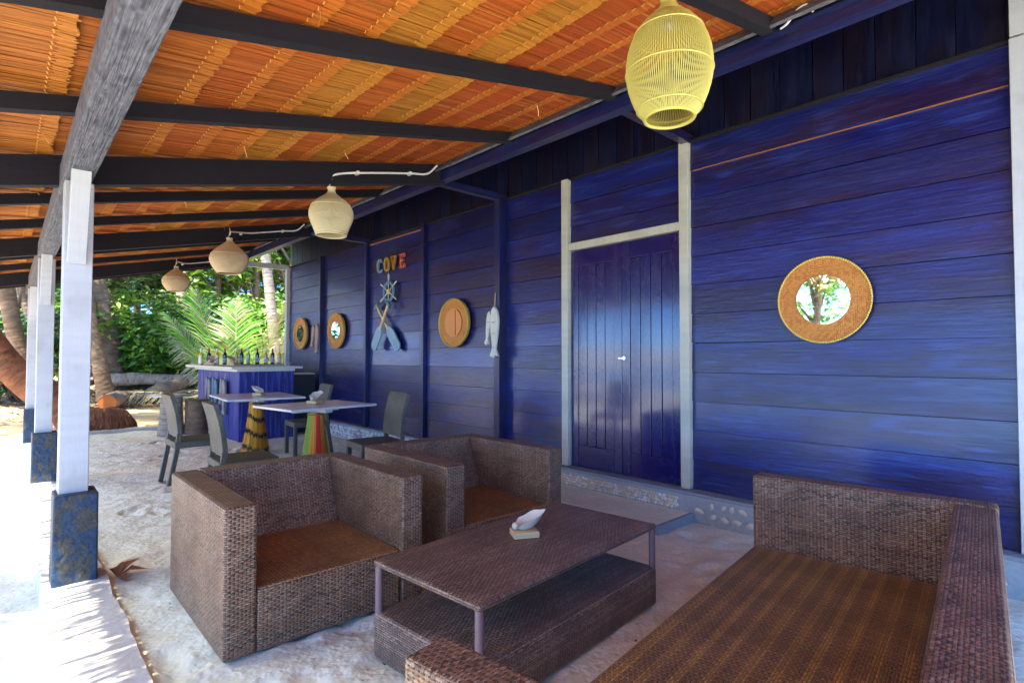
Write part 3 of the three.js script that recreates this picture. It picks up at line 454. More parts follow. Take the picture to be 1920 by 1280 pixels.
function paddle(zt, yt, zb, yb, x, label) {
  const o = thing('boat_paddle', label, 'paddle', [x, yt, zt], 0, 'crossed paddles on the wall'), d = V(0, yb - yt, zb - zt), L = d.length(); o.rotation.x = Math.atan2(-(zb - zt), -(yb - yt));
  mesh('handle', tube([V(0, 0, 0), V(0, -L * 0.3, 0), V(0, -L * 0.55, 0)], 0.021, 10, 8), paleWood, o);
  mesh('grip', tube([V(0, 0.01, -0.065), V(0, 0.016, 0), V(0, 0.01, 0.065)], 0.023, 8, 8), teal, o);
  const s = new THREE.Shape(); s.moveTo(-0.028, -L * 0.5); s.lineTo(0.028, -L * 0.5); s.bezierCurveTo(0.07, -L * 0.56, 0.085, -L * 0.62, 0.082, -L * 0.72); s.lineTo(0.072, -L * 0.95); s.lineTo(0.02, -L); s.lineTo(-0.045, -L * 0.99); s.lineTo(-0.076, -L * 0.93); s.lineTo(-0.082, -L * 0.7); s.bezierCurveTo(-0.08, -L * 0.6, -0.06, -L * 0.54, -0.028, -L * 0.5);
  mesh('blade', xf(boxUV(new THREE.ExtrudeGeometry(s, { depth: 0.016, bevelEnabled: true, bevelSize: 0.005, bevelThickness: 0.005, bevelSegments: 2 })), 0.01, 0, 0, 0, -Math.PI / 2, 0), mat({ color: [0.42, 0.68, 0.86], map: whiteMap, roughness: 0.5 }), o);
}
paddle(-7.28, 2.03, -6.66, 1.40, WX - 0.045, 'blue bladed paddle in the crossed pair, lower end toward the woven tray');
paddle(-6.88, 2.03, -7.30, 1.40, WX - 0.09, 'blue bladed paddle in the crossed pair, lower end toward the bar');

// ---------------------------------------------------------------- wicker armchairs, table, sofa
const wb = (x0, x1, y0, y1, z0, z1, r = 0.018) => box(x0, x1, y0, y1, z0, z1, { r, seg: 2, ou: rr(0, 2), ov: rr(0, 2) });
function wedge(x0, x1, y0, y1, zBack, zTop, zBot) {     // a back that leans: thin on top
  const s = new THREE.Shape(); s.moveTo(-zBack, y0); s.lineTo(-zBot, y0); s.lineTo(-zTop, y1); s.lineTo(-zBack, y1); s.lineTo(-zBack, y0);
  const g = new THREE.ExtrudeGeometry(s, { depth: x1 - x0 - 0.012, bevelEnabled: true, bevelSize: 0.006, bevelThickness: 0.006, bevelSegments: 2 }); return xf(boxUV(xf(g, 0, 0, 0, 0, Math.PI / 2, 0), false, 0.3, 0.7), x0 + 0.006, 0, 0);
}
const ac = thing('wicker_armchair', 'deep brown wicker armchair nearest the white veranda post', 'armchair', [1.17, 0.012, -3.0], 0, 'pair of brown wicker armchairs');
{
  const w = 0.49, d = 0.5, a = 0.135, F = 0.015;
  mesh('arm', wb(-w, -w + a, F, 0.655, -d, d), wicker, ac); mesh('arm', wb(w - a, w, F, 0.655, -d, d), wicker, ac);
  mesh('backrest', wedge(-w + a + 0.001, w - a - 0.001, 0.2, 0.652, -d + 0.008, -d + 0.13, -d + 0.3), wicker, ac);
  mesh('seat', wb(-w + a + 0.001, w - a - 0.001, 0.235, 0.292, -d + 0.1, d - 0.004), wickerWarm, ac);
  mesh('front_panel', wb(-w + a + 0.001, w - a - 0.001, F, 0.288, d - 0.05, d - 0.001), wicker, ac);
  mesh('rear_panel', wb(-w + a + 0.001, w - a - 0.001, F, 0.3, -d + 0.003, -d + 0.04), wicker, ac);
  for (const [x, z] of [[-1, -1], [-1, 1], [1, -1], [1, 1]]) mesh('foot', box(x * (w - 0.06) - 0.02, x * (w - 0.06) + 0.02, -0.02, F + 0.01, z * (d - 0.06) - 0.02, z * (d - 0.06) + 0.02), blackMat, ac);
}
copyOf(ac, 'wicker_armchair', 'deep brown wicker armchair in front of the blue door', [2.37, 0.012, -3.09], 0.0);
{
  const t = thing('coffee_table', 'brown wicker coffee table with open top over a solid base', 'table', [1.835, 0.012, -1.875], 0.085), w = 0.64, d = 0.325;
  mesh('base', wb(-w, w, 0.01, 0.205, -d, d), wickerTable, t);
  mesh('tabletop', wb(-w, w, 0.395, 0.422, -d, d, 0.011), wickerTable, t);
  for (const [x, z] of [[-1, -1], [-1, 1], [1, -1], [1, 1]]) mesh('leg', tube([V(x * (w - 0.018), 0.2, z * (d - 0.018)), V(x * (w - 0.018), 0.3, z * (d - 0.018)), V(x * (w - 0.018), 0.398, z * (d - 0.018))], 0.0165, 10, 6), mat({ color: [0.2, 0.125, 0.13], roughness: 0.5 }), t);
  for (const [x, z] of [[-1, -1], [-1, 1], [1, -1], [1, 1]]) mesh('foot', box(x * (w - 0.05) - 0.02, x * (w - 0.05) + 0.02, -0.02, 0.02, z * (d - 0.05) - 0.02, z * (d - 0.05) + 0.02), blackMat, t);
}
{
  const s = thing('wicker_sofa', 'long brown wicker sofa with gold streaked seat beside the wide wall panel', 'sofa', [0.63, 0.012, -1.03], 0.118), L = 2.46, D = 0.99, a = 0.125, b = 0.15;
  mesh('arm', wb(0, a, 0.015, 0.655, 0, D), wicker, s); mesh('arm', wb(L - a, L, 0.015, 0.655, 0, D), wicker, s);
  mesh('backrest', wb(a + 0.001, L - a - 0.001, 0.015, 0.652, D - b, D - 0.002), wicker, s);
  mesh('seat', wb(a + 0.001, L - a - 0.001, 0.23, 0.288, 0.005, D - b + 0.01), wickerGold, s);
  mesh('front_panel', wb(a + 0.001, L - a - 0.001, 0.015, 0.284, 0.002, 0.05), wicker, s);
  for (const [x, z] of [[0.06, 0.06], [0.06, D - 0.06], [L - 0.06, 0.06], [L - 0.06, D - 0.06]]) mesh('foot', box(x - 0.02, x + 0.02, -0.02, 0.02, z - 0.02, z + 0.02), blackMat, s);
}
// shell ornaments on wooden blocks
function shellOrnament(pos, turn, k, label, m, group) {
  const o = thing('shell_ornament', label, 'shell', pos, turn, group);
  mesh('wooden_block', box(-0.062 * k, 0.062 * k, 0.001, 0.03 * k, -0.05 * k, 0.05 * k, { r: 0.003 }), paleWood, o);
  const nU = 28, nV = 10, P = [], I = [], U = [];      // an open clam half, cupped and flared
  for (let i = 0; i <= nU; i++) for (let j = 0; j <= nV; j++) { const a = i / nU * Math.PI * 2, r = j / nV, w = 1 + 0.06 * Math.cos(a * 7) * r, R = 0.075 * k * r * w * (1 + 0.35 * Math.cos(a)), y = 0.03 * k + 0.05 * k * r ** 2.2 * (1 + 0.75 * Math.cos(a)) + 0.003 * k * Math.cos(a * 7) * r; P.push(R * Math.cos(a), y, R * 0.72 * Math.sin(a)); U.push(a * 0.02, r * 0.08); }
  for (let i = 0; i < nU; i++) for (let j = 0; j < nV; j++) { const a = i * (nV + 1) + j, b = a + nV + 1; I.push(a, b, a + 1, b, b + 1, a + 1); }
  const g = new THREE.BufferGeometry(); g.setAttribute('position', new THREE.Float32BufferAttribute(P, 3)); g.setAttribute('uv', new THREE.Float32BufferAttribute(U, 2)); g.setIndex(I); g.computeVertexNormals();
  mesh('shell', g, m, o); mesh('shell_hinge', xf(new THREE.SphereGeometry(0.018 * k, 10, 8), -0.045 * k, 0.05 * k, 0), m, o); return o;
}
shellOrnament([1.86, 0.435, -1.93], -0.5, 1.0, 'white curled shell on a pale wooden block on the wicker coffee table', shellMat);

// ---------------------------------------------------------------- dining chairs and tables
const dc = thing('dining_chair', 'olive grey woven dining chair nearest the veranda posts, its back to them', 'chair', [1.47, 0.012, -6.47], 0.0, 'olive grey dining chairs');
{
  const w = 0.225;
  mesh('seat', wb(-0.23, 0.23, 0.375, 0.445, -w, w, 0.014), resin, dc);
  const s = new THREE.Shape(); s.moveTo(-0.2, 0.49); s.bezierCurveTo(-0.205, 0.62, -0.225, 0.76, -0.275, 0.9); s.lineTo(-0.245, 0.91); s.bezierCurveTo(-0.195, 0.77, -0.175, 0.63, -0.168, 0.49); s.lineTo(-0.2, 0.49);
  mesh('backrest', boxUV(xf(new THREE.ExtrudeGeometry(s, { depth: 0.43, bevelEnabled: true, bevelSize: 0.005, bevelThickness: 0.005, bevelSegments: 2, curveSegments: 10 }), 0, 0, -0.215), true), resin, dc);
  for (const z of [-1, 1]) {
    mesh('leg', bar(V(0.205, -0.012, z * (w - 0.025)), V(0.205, 0.376, z * (w - 0.025)), 0.045, 0.045, { r: 0.006 }), resinPlain, dc);
    mesh('leg', bar(V(-0.27, -0.012, z * (w - 0.025)), V(-0.2, 0.39, z * (w - 0.025)), 0.04, 0.042, { r: 0.006 }), resinPlain, dc);
    mesh('back_post', bar(V(-0.205, 0.37, z * (w - 0.022)), V(-0.19, 0.52, z * (w - 0.022)), 0.04, 0.042, { r: 0.006 }), resin, dc);
  }
}
copyOf(dc, 'dining_chair', 'olive grey woven dining chair right behind the armchair nearest the posts', [1.5, 0.012, -5.0], -0.05);
copyOf(dc, 'dining_chair', 'olive grey woven dining chair with its back to the blue wall under the tray', [2.77, 0.012, -5.04], Math.PI - 0.12);
copyOf(dc, 'dining_chair', 'olive grey woven dining chair behind the red and green skirted table', [2.97, 0.012, -7.25], Math.PI - 0.1);

function skirtedTable(pos, turn, w, d, cols, band, label) {
  const t = thing('dining_table', label, 'table', pos, turn), H = 0.765;
  mesh('tabletop', box(-w / 2, w / 2, H - 0.024, H, -d / 2, d / 2, { r: 0.004 }), stoneTop, t);
  mesh('support', box(-0.26, 0.26, H - 0.075, H - 0.026, -0.05, 0.03), whitePaint, t); mesh('support', box(-0.04, 0.04, H - 0.073, H - 0.028, 0.032, 0.26), whitePaint, t);
  mesh('pedestal', xf(new THREE.CylinderGeometry(0.055, 0.075, 0.69, 14), 0, 0.345, 0), whitePaint, t);
  mesh('base_plate', box(-0.15, 0.15, -0.012, 0.012, -0.15, 0.15), blackMat, t);
  const tb = new TB(), q = rng(900 + Math.round(w * 1000)), qq = (a, b) => a + (b - a) * q(), N = 420;
  for (let i = 0; i < N; i++) {
    const a = i / N * Math.PI * 2 + qq(-0.02, 0.02), cN = Math.floor(i / N * cols.length), r0 = 0.072 + qq(0, 0.012), r1 = 0.17 + qq(-0.035, 0.02), side = V(-Math.sin(a), 0, Math.cos(a)), top = 0.675 + qq(-0.01, 0.01), bot = qq(0.01, 0.05), P = (f) => { const r = lerp(r0, r1, f ** 1.25); return V(r * Math.cos(a + f * 0.03), lerp(top, bot, f), r * Math.sin(a + f * 0.03)); };
    const NS = band ? 26 : 8, pts = Array.from({ length: NS + 1 }, (_, i) => P(i / NS)), k = qq(0.7, 1.2);
    const jit = qq(-0.3, 0.3); for (let s = 0; s < NS; s++) { const dk = band && Math.sin(s / NS * 20 + a + 0.5 * Math.sin(a * 3) + jit) > 0.62 ? [0.035, 0.03, 0.02] : cols[cN]; tb.ribbon([pts[s], pts[s + 1]], side, 0.0026, mul3(dk, k)); }
  }
  mesh('raffia_skirt', tb.build(), dryMat, t); mesh('skirt_cord', xf(new THREE.TorusGeometry(0.086, 0.007, 6, 30), 0, 0.66, 0, Math.PI / 2), bareWood, t);
  return t;
}
skirtedTable([2.5, 0.012, -5.87], 0.125, 1.0, 0.82, [[0.72, 0.28, 0.03], [0.76, 0.36, 0.04], [0.74, 0.36, 0.05], [0.75, 0.05, 0.03], [0.74, 0.34, 0.05], [0.3, 0.46, 0.07], [0.3, 0.46, 0.08], [0.72, 0.28, 0.03], [0.75, 0.05, 0.03], [0.72, 0.3, 0.04], [0.3, 0.46, 0.08], [0.74, 0.3, 0.04]], false, 'white topped dining table with green, red and orange raffia skirt');
skirtedTable([2.48, 0.012, -7.75], -0.087, 0.93, 1.2, [[0.74, 0.33, 0.03], [0.78, 0.38, 0.04], [0.7, 0.3, 0.03]], true, 'white topped dining table with orange raffia skirt banded in black');
shellOrnament([2.52, 0.78, -5.95], 0.6, 1.15, 'shell bowl on a wooden block on the red and green skirted table', shellMat);
shellOrnament([2.5, 0.78, -7.7], 2.2, 1.1, 'shell bowl on a wooden block on the black banded table', shellMat);

// ---------------------------------------------------------------- the bar
const BT = 1.13;
const barBlue = mat({ map: tex(512, 512, 1, 1, (u, v) => { const n = fbm(u, v, 3, 60, 301), k = fbm(u, v, 6, 20, 303); return mul3(mix3([0.012, 0.018, 0.17], [0.07, 0.085, 0.32], sstep(0.5, 0.75, n)), 0.6 + 0.8 * k); }, true), roughness: 0.55, bumpMap: plankBump, bumpScale: 0.004 });
const bc = thing('bar_counter', 'blue plank bar counter with pale worn top at the end of the veranda', 'bar counter');
{
  const x0 = 2.6, x1 = 3.42, zf = -8.9, zb = -11.3;
  const ft = part('front_panel', bc), lt = part('side_panel', bc);
  for (let x = x0; x < x1 - 0.01; x += 0.118) mesh('plank', box(x + 0.002, Math.min(x1, x + 0.116), 0.0, BT - 0.06, zf - 0.025, zf + rr(-0.002, 0.002), { vert: true, ou: rr(0, 5), ov: rr(0, 5) }), barBlue, ft);
  for (let z = zf - 0.027; z > zb; z -= 0.118) mesh('plank', box(x0 + rr(-0.002, 0.002), x0 + 0.025, 0.0, BT - 0.06, Math.max(zb, z - 0.116), z - 0.002, { vert: true, ou: rr(0, 5), ov: rr(0, 5) }), barBlue, lt);
  mesh('rear_panel', box(x1 - 0.03, x1 - 0.002, 0, BT - 0.06, zf - 0.5, zf - 0.03), darkTimber, bc);
  const rail = (g) => mesh('top_rail', g, woodWhite, bc);
  rail(box(x0 - 0.05, x1, BT - 0.06, BT - 0.022, zf - 0.1, zf + 0.05)); rail(box(x0 - 0.05, x0 + 0.08, BT - 0.06, BT - 0.022, zb, zf - 0.102));
  const tops = part('counter_top', bc), tw = (g) => mesh('slab', g, woodWhite, tops);
  tw(box(x0 - 0.14, x1 + 0.1, BT - 0.02, BT + 0.015, zf - 0.5, zf + 0.12, { r: 0.006 })); tw(box(x0 - 0.14, x0 + 0.45, BT - 0.02, BT + 0.015, zb - 0.32, zf - 0.502, { r: 0.006 })); tw(box(x0 + 0.452, 4.3, BT - 0.02, BT + 0.015, zb - 0.32, zb + 0.3, { r: 0.006 }));
  mesh('back_panel', box(x0 + 0.027, 4.3, 0, BT - 0.06, zb - 0.02, zb + 0.01), darkTimber, bc);
}
mesh('runner', box(2.95, 4.25, BT + 0.016, BT + 0.022, -11.32, -11.06), blackMat, bc);
{ const c = thing('gap_filler_box', 'black box under a pale shelf edge filling the dark gap between the bar and the blue wall', 'cabinet', [3.7, 0.012, -9.5]); mesh('box_body', box(-0.24, 0.235, -0.012, 0.98, -0.2, 0.2, { r: 0.004 }), blackMat, c); mesh('shelf_edge', box(-0.24, 0.235, 0.985, 1.003, -0.2, 0.205), woodWhite, c); }  // black box added to fill the dark recess beside the bar
{ // bottles, alternately pale and dark
  const prof = [[0, 0], [0.036, 0], [0.038, 0.01], [0.038, 0.175], [0.034, 0.2], [0.018, 0.225], [0.0145, 0.24], [0.0145, 0.285]].map(([a, b]) => new THREE.Vector2(a, b));
  const lathe = new THREE.LatheGeometry(prof, 20), capG = xf(new THREE.CylinderGeometry(0.0165, 0.0165, 0.065, 14), 0, 0.27, 0), labG = xf(new THREE.CylinderGeometry(0.0388, 0.0388, 0.085, 20, 1, true), 0, 0.075, 0);
  const paleG = mat({ color: [0.62, 0.46, 0.05], roughness: 0.08 }), darkG = mat({ color: [0.012, 0.008, 0.014], roughness: 0.06 }), capR = mat({ color: [0.3, 0.015, 0.02], roughness: 0.4 }), capW = mat({ color: [0.72, 0.7, 0.6], roughness: 0.4 }), lab = mat({ color: [0.72, 0.72, 0.74], roughness: 0.6 }), labD = mat({ color: [0.42, 0.43, 0.48], roughness: 0.6 });
  [376, 391, 406, 421, 443, 453, 466, 482, 498, 511, 524, 537].forEach((px, i) => {
    const d = i % 2 === 1, z = -11.19 + rr(-0.03, 0.03), o = thing('wine_bottle', d ? 'dark wine bottle with red cap in the row on the bar' : 'pale yellow wine bottle with white cap in the row on the bar', 'bottle', [atx(px, 11.19), BT + (px > 430 ? 0.023 : 0.0155), z], i, d ? 'dark wine bottles on the bar' : 'pale wine bottles on the bar');
    mesh('glass', lathe, d ? darkG : paleG, o); mesh('cap', capG, d ? capR : capW, o); mesh('bottle_label', labG, d ? labD : lab, o);
  });
  shellOrnament([atx(396, 10.7), BT + 0.0155, -10.7], 1.0, 1.5, 'shell ornament on the bar in front of the first bottles', mat({ color: [0.6, 0.45, 0.32], roughness: 0.5 }));
  shellOrnament([atx(438, 10.3), BT + 0.0155, -10.3], 2.0, 1.4, 'shell ornament on the bar below the young palm', mat({ color: [0.55, 0.42, 0.28], roughness: 0.5 }));
}
const fishTones = [[0.34, 0.36, 0.4], [0.12, 0.3, 0.45], [0.42, 0.4, 0.38]];
[[-10.35, 'grey wooden fish hanging on the bar side, farthest from its corner'], [-9.95, 'blue wooden fish hanging in the middle of the bar side'], [-9.5, 'pale grey wooden fish hanging on the bar side nearest its corner']].forEach(([z, lb], i) => fishString(2.565, 0.93, z, lb, mat({ color: fishTones[i], roughness: 0.6, map: whiteMap }), [[0, 0.03, 0.55, 0.15, 0], [0.02, -0.1, 0.42, 0.1, 0.15]], 0.1));
function logStool(pos, r0, r1, h, top, label) {
  const o = thing('log_stool', label, 'stool', pos, rr(0, 6), 'log stools at the bar');
  const g = new THREE.CylinderGeometry(r1, r0, h, 28, 12), p = g.attributes.position; for (let i = 0; i < p.count; i++) { const a = Math.atan2(p.getZ(i), p.getX(i)), k = 1 + 0.06 * (vn(a * 3 + 20, p.getY(i) * 6 + 9, 99, 99, 5) - 0.5) - 0.07 * Math.sin((p.getY(i) / h + 0.5) * Math.PI); p.setX(i, p.getX(i) * k); p.setZ(i, p.getZ(i) * k); } g.computeVertexNormals();
  mesh('trunk', boxUV(xf(g, 0, h / 2, 0), true), top ? barkPalm : barkPalmDark, o);
  mesh('stool_top', top ? box(-r1 - 0.04, r1 + 0.06, h, h + 0.035, -r1 - 0.03, r1 + 0.03, { r: 0.01 }) : xf(new THREE.CylinderGeometry(r1 * 1.02, r1, 0.03, 28), 0, h + 0.015, 0), top ? woodWhite : bark, o);
}
logStool([2.02, 0.0, -10.45], 0.2, 0.16, 0.64, true, 'log stool with a square plank top by the bar side');
logStool([2.36, 0.0, -10.35], 0.185, 0.17, 0.56, false, 'shorter log stool with a round top against the bar side');

// ---------------------------------------------------------------- palms, trees, undergrowth
const leafGeo = (() => { const tb = new TB(), w = [1, 1, 1], a = V(0, 0, 0), b = V(0.5, 0.06, 0), c = V(1, -0.08, 0); for (const s of [-1, 1]) { const e = V(0.45, 0.11, s * 0.21); tb.tri(a, b, e, w); tb.tri(b, c, e, w); } const g = tb.build(); g.deleteAttribute('color'); return g; })();
const GREENS = [[0.05, 0.17, 0.012], [0.10, 0.27, 0.014], [0.18, 0.36, 0.02], [0.03, 0.12, 0.015], [0.018, 0.085, 0.02], [0.30, 0.42, 0.05]];
function leaves(name, blobs, n, size, pal, seed, parent, flat = 0.6) {     // leaves through the volume of the blobs, gathered in sprays
  const q = rng(seed), m = new THREE.Matrix4(), e = new THREE.Euler(), tot = blobs.reduce((s, b) => s + b[3] * b[4], 0), src = leafGeo.attributes.position, L = src.count, P = new Float32Array(n * L * 3), C = new Float32Array(n * L * 3), v = V();
  const sub = blobs.flatMap((b) => { const k = Math.max(4, Math.round(26 * b[3] * b[4] / tot * 4)), l = []; for (let i = 0; i < k; i++) { const a = q() * 6.283, h = q() * 2 - 1, r = Math.cbrt(0.15 + 0.85 * q()), s = Math.sqrt(1 - h * h); l.push([b[0] + b[3] * r * s * Math.cos(a), b[1] + b[4] * r * h, b[2] + b[3] * r * s * Math.sin(a), b[3] * (0.16 + 0.2 * q()), q()]); } return l; });
  for (let i = 0; i < n; i++) {
    const b = sub[Math.floor(q() * sub.length)], a = q() * 6.283, h = q() * 2 - 1, r = b[3] * Math.cbrt(q()) * 1.15, s = Math.sqrt(1 - h * h), k = size * (0.6 + 0.8 * q());
    e.set((q() - 0.5) * 2.2 * flat, q() * 6.283, (q() - 0.65) * 1.6 * flat, 'YXZ'); m.makeRotationFromEuler(e); m.scale(V(k, k, k)); m.setPosition(b[0] + r * s * Math.cos(a), b[1] + r * h * 0.8, b[2] + r * s * Math.sin(a));
    const t = pal[Math.floor((0.55 * b[4] + 0.45 * q()) * pal.length) % pal.length], g = 0.7 + 0.6 * q();
    for (let j = 0; j < L; j++) { v.fromBufferAttribute(src, j).applyMatrix4(m); const o = (i * L + j) * 3; P[o] = v.x; P[o + 1] = v.y; P[o + 2] = v.z; C[o] = t[0] * g; C[o + 1] = t[1] * g; C[o + 2] = t[2] * g; }
  }
  const geo = new THREE.BufferGeometry(); geo.setAttribute('position', new THREE.BufferAttribute(P, 3)); geo.setAttribute('color', new THREE.BufferAttribute(C, 3)); geo.computeVertexNormals(); return mesh(name, geo, leafMat, parent);
}
function tree(name, label, category, x, z, h, r, pal, seed, o = {}) {
  const y = gh(x, z), t = thing(name, label, category, [x, y, z], 0, o.group), q = rng(seed), cr = o.base ?? 0.4, bl = [];
  const lean = o.lean ?? 0; mesh('trunk', tube([V(0, -0.3, 0), V(lean * 0.3, h * 0.3, 0), V(lean * 0.7, h * 0.6, 0.1), V(lean, h * 0.85, 0)], (k) => (o.tr ?? 0.16) * (1.15 - 0.8 * k), 9, 16, 0.14, seed), o.bark ?? bark, t);
  for (let i = 0; i < (o.n ?? 6); i++) { const a = q() * 6.283, rad = r * (0.2 + 0.6 * q()), by = h * lerp(cr, 0.95, q()), bx = lean * by / h + rad * Math.cos(a), bz = rad * Math.sin(a); bl.push([bx, by, bz, r * (0.35 + 0.25 * q()), r * (0.25 + 0.2 * q())]); mesh('limb', tube([V(lean * 0.5, h * lerp(0.25, 0.6, q()), 0), V(bx * 0.6, by * 0.85, bz * 0.6), V(bx, by, bz)], (k) => (o.tr ?? 0.16) * 0.4 * (1.1 - k), 6, 8), o.bark ?? bark, t); }
  leaves('crown', bl, o.leaves ?? 1800, o.size ?? 0.3, pal, seed + 1, t); return t;
}
function bush(label, x, z, r, h, pal, seed, n, size, group) {
  const t = thing('shrub', label, 'shrub', [x, gh(x, z), z], 0, group), q = rng(seed), bl = []; for (let i = 0; i < 5; i++) { const a = q() * 6.283, d = r * 0.55 * q(); bl.push([d * Math.cos(a), h * (0.25 + 0.5 * q()), d * Math.sin(a), r * (0.4 + 0.25 * q()), h * (0.22 + 0.12 * q())]); mesh('stem', tube([V(0.1 * i - 0.2, -0.2, 0), V(bl[i][0] * 0.5, bl[i][1] * 0.5, bl[i][2] * 0.5), V(...bl[i].slice(0, 3))], (k) => 0.04 * (1.1 - k), 5, 6), bark, t); }
  leaves('foliage', bl, n, size, pal, seed + 1, t, 1); return t;
}
function frondGeo(L, droop, rise, seed, cols, o = {}) {        // starts at the origin along +x
  const q = rng(seed), tb = new TB(), P = (t) => V(L * t * Math.cos(rise) - 0.12 * droop * L * t * t, L * (t * Math.sin(rise) - droop * t * t), (o.bend ?? 0) * L * t * t), N = o.n ?? 46, sp = [];
  for (let i = 0; i <= 14; i++) sp.push(P(i / 14)); const ww = sp.map((_, i) => 0.028 * (1.05 - i / 14)); tb.ribbon(sp, V(0, 0, 1), ww, [0.3, 0.3, 0.08]); tb.ribbon(sp, V(0, 1, 0), ww.map((k) => k * 0.6), [0.24, 0.26, 0.06]);
  for (let i = 0; i < N; i++) for (const s of [-1, 1]) {
    const t = lerp(0.14, 1, (i + q() * 0.5) / N), p = P(t), d = P(Math.min(1, t + 0.01)).sub(P(Math.min(1, t + 0.01) - 0.02)).normalize(), len = L * 0.36 * Math.sin(Math.PI * (0.16 + 0.8 * t)) * (0.85 + 0.3 * q()) * (o.wide ?? 1);
    const dir = d.clone().multiplyScalar(0.55 + 0.5 * t).add(V(0, 0.28, s)).normalize(), sag = 0.35 + 0.3 * q() + (o.sag ?? 0), a = p.clone().addScaledVector(dir, len * 0.5).add(V(0, -sag * len * 0.12, 0)), b = p.clone().addScaledVector(dir, len).add(V(0, -sag * len * 0.55, 0)), col = mul3(cols[Math.floor(q() * cols.length)], 0.75 + 0.5 * q()), wv = d.clone().addScaledVector(V(0, 1, 0), 0.25).normalize();
    tb.ribbon([p, a, b], wv, [0.012, 0.021 * (o.fat ?? 1), 0.002], col);
  }
  return tb.build();
}
const fgreen = [[0.12, 0.30, 0.012], [0.18, 0.38, 0.02], [0.08, 0.22, 0.012], [0.26, 0.42, 0.04]], fdry = [[0.42, 0.30, 0.16], [0.55, 0.42, 0.24], [0.3, 0.2, 0.11]];
const frondSet = [frondGeo(3.0, 0.5, 0.75, 31, fgreen), frondGeo(3.2, 0.62, 0.55, 32, fgreen), frondGeo(2.8, 0.75, 0.35, 33, fgreen), frondGeo(3.1, 0.55, 0.95, 34, fgreen)];
function palm(label, pts, r, nf, seed, o = {}) {
  const t = thing('coconut_palm', label, 'palm tree', [0, 0, 0], 0, o.group), q = rng(seed), tip = pts[pts.length - 1]; t.position.copy(pts[0]); const loc = pts.map((p) => p.clone().sub(pts[0]));
  mesh('trunk', tube(loc, (k) => r * (o.flare ? 1 + o.flare * (1 - k) ** 5 : 1) * (1.05 - 0.35 * k), 14, 44, 0.05, seed), o.bark ?? barkPalm, t);
  const top = loc[loc.length - 1]; for (let i = 0; i < nf; i++) { const f = mesh('frond', frondSet[i % 4], frondMat, t); f.position.copy(top); f.rotation.set(0, i / nf * 6.283 + q() * 0.4, (q() - 0.5) * 0.5, 'YXZ'); }
  return t;
}
// leaning palm whose root mass sits beside the kerb, and others the veranda looks out on
palm('thick leaning palm trunk with reddish root mass beside the far veranda posts', [V(1.05, -0.12, -12.0), V(0.75, 0.42, -12.05), V(0.28, 0.85, -12.1), V(-0.2, 1.55, -12.1), V(-0.75, 3.0, -12.0), V(-1.3, 6.2, -11.8)], 0.21, 14, 61, { bark: barkRed, flare: 0.35 });
{ const g = new THREE.IcosahedronGeometry(0.5, 4), p = g.attributes.position, q = V(); for (let i = 0; i < p.count; i++) { q.fromBufferAttribute(p, i).normalize(); const k = 0.46 * (1 + 0.35 * (fbm(q.x * 0.5 + 0.5, q.y * 0.5 + q.z * 0.37 + 0.9, 14, 14, 63, 3) - 0.5)); p.setXYZ(i, q.x * k * 1.15, Math.max(-0.2, q.y * k * 0.95), q.z * k); } g.computeVertexNormals();
  const o = thing('root_mass', 'reddish brown fibrous root mass on the ground behind the first post', 'roots', [1.25, -0.02, -12.0]); mesh('root_ball', boxUV(g), barkRed, o); const l = []; for (let i = 0; i < 160; i++) { const a = rr(0, 6.28), y = rr(0.02, 0.4), r = 0.5 * Math.sqrt(1 - (y / 0.48) ** 2); l.push(tube([V(r * Math.cos(a), y, r * Math.sin(a)), V((r + 0.07) * Math.cos(a + 0.05), y - 0.08, (r + 0.07) * Math.sin(a + 0.05)), V((r + 0.11) * Math.cos(a), Math.max(-0.1, y - 0.26), (r + 0.11) * Math.sin(a))], 0.008, 4, 4)); } mesh('root_fibre', merge(l), barkRed, o).userData.kind = 'stuff'; }
const at = (px, py, Z) => V(atx(px, Z), aty(px, py, Z), -Z);
palm('slender ringed palm behind the thick leaning trunk', [at(72, 760, 15), at(45, 690, 15), at(20, 600, 15), at(6, 520, 15), at(-10, 300, 15), at(-30, 150, 15)], 0.15, 12, 65, { bark: barkPalmDark });
palm('brown palm with leaning base beside the cut log', [at(200, 748, 17), at(186, 680, 17), at(172, 620, 17.2), at(160, 520, 17.5), at(158, 350, 18)], 0.125, 12, 66, { flare: 0.6, bark: barkPalmDark });
palm('pale ringed palm trunk rising beside the white corner post of the building', [at(524, 720, 15), at(514, 640, 15), at(503, 540, 15), at(494, 470, 15), at(480, 330, 15), at(478, 180, 15)], 0.135, 12, 67);
palm('thin pale palm far back in the wood', [at(345, 690, 27), at(340, 620, 27), at(338, 540, 27), at(330, 380, 27), at(330, 240, 27)], 0.22, 12, 68);
tree('leaning_tree', 'dark leaning tree trunk above the cut log at the wood edge', 'tree', atx(222, 21), -21, 9, 3.2, GREENS.slice(0, 5), 71, { lean: -1.6, tr: 0.32, base: 0.55, leaves: 2600, size: 0.3 });
tree('leaning_tree', 'thinner dark tree beside the leaning trunk at the wood edge', 'tree', atx(196, 23), -23, 9, 3, GREENS.slice(0, 4), 73, { lean: -1.0, tr: 0.22, base: 0.6, leaves: 2200, size: 0.3 });
tree('leaning_tree', 'slim tree curving behind the slender palm', 'tree', atx(95, 19), -19, 7, 2.4, GREENS, 75, { lean: -1.4, tr: 0.13, base: 0.6, leaves: 1500, size: 0.28 });
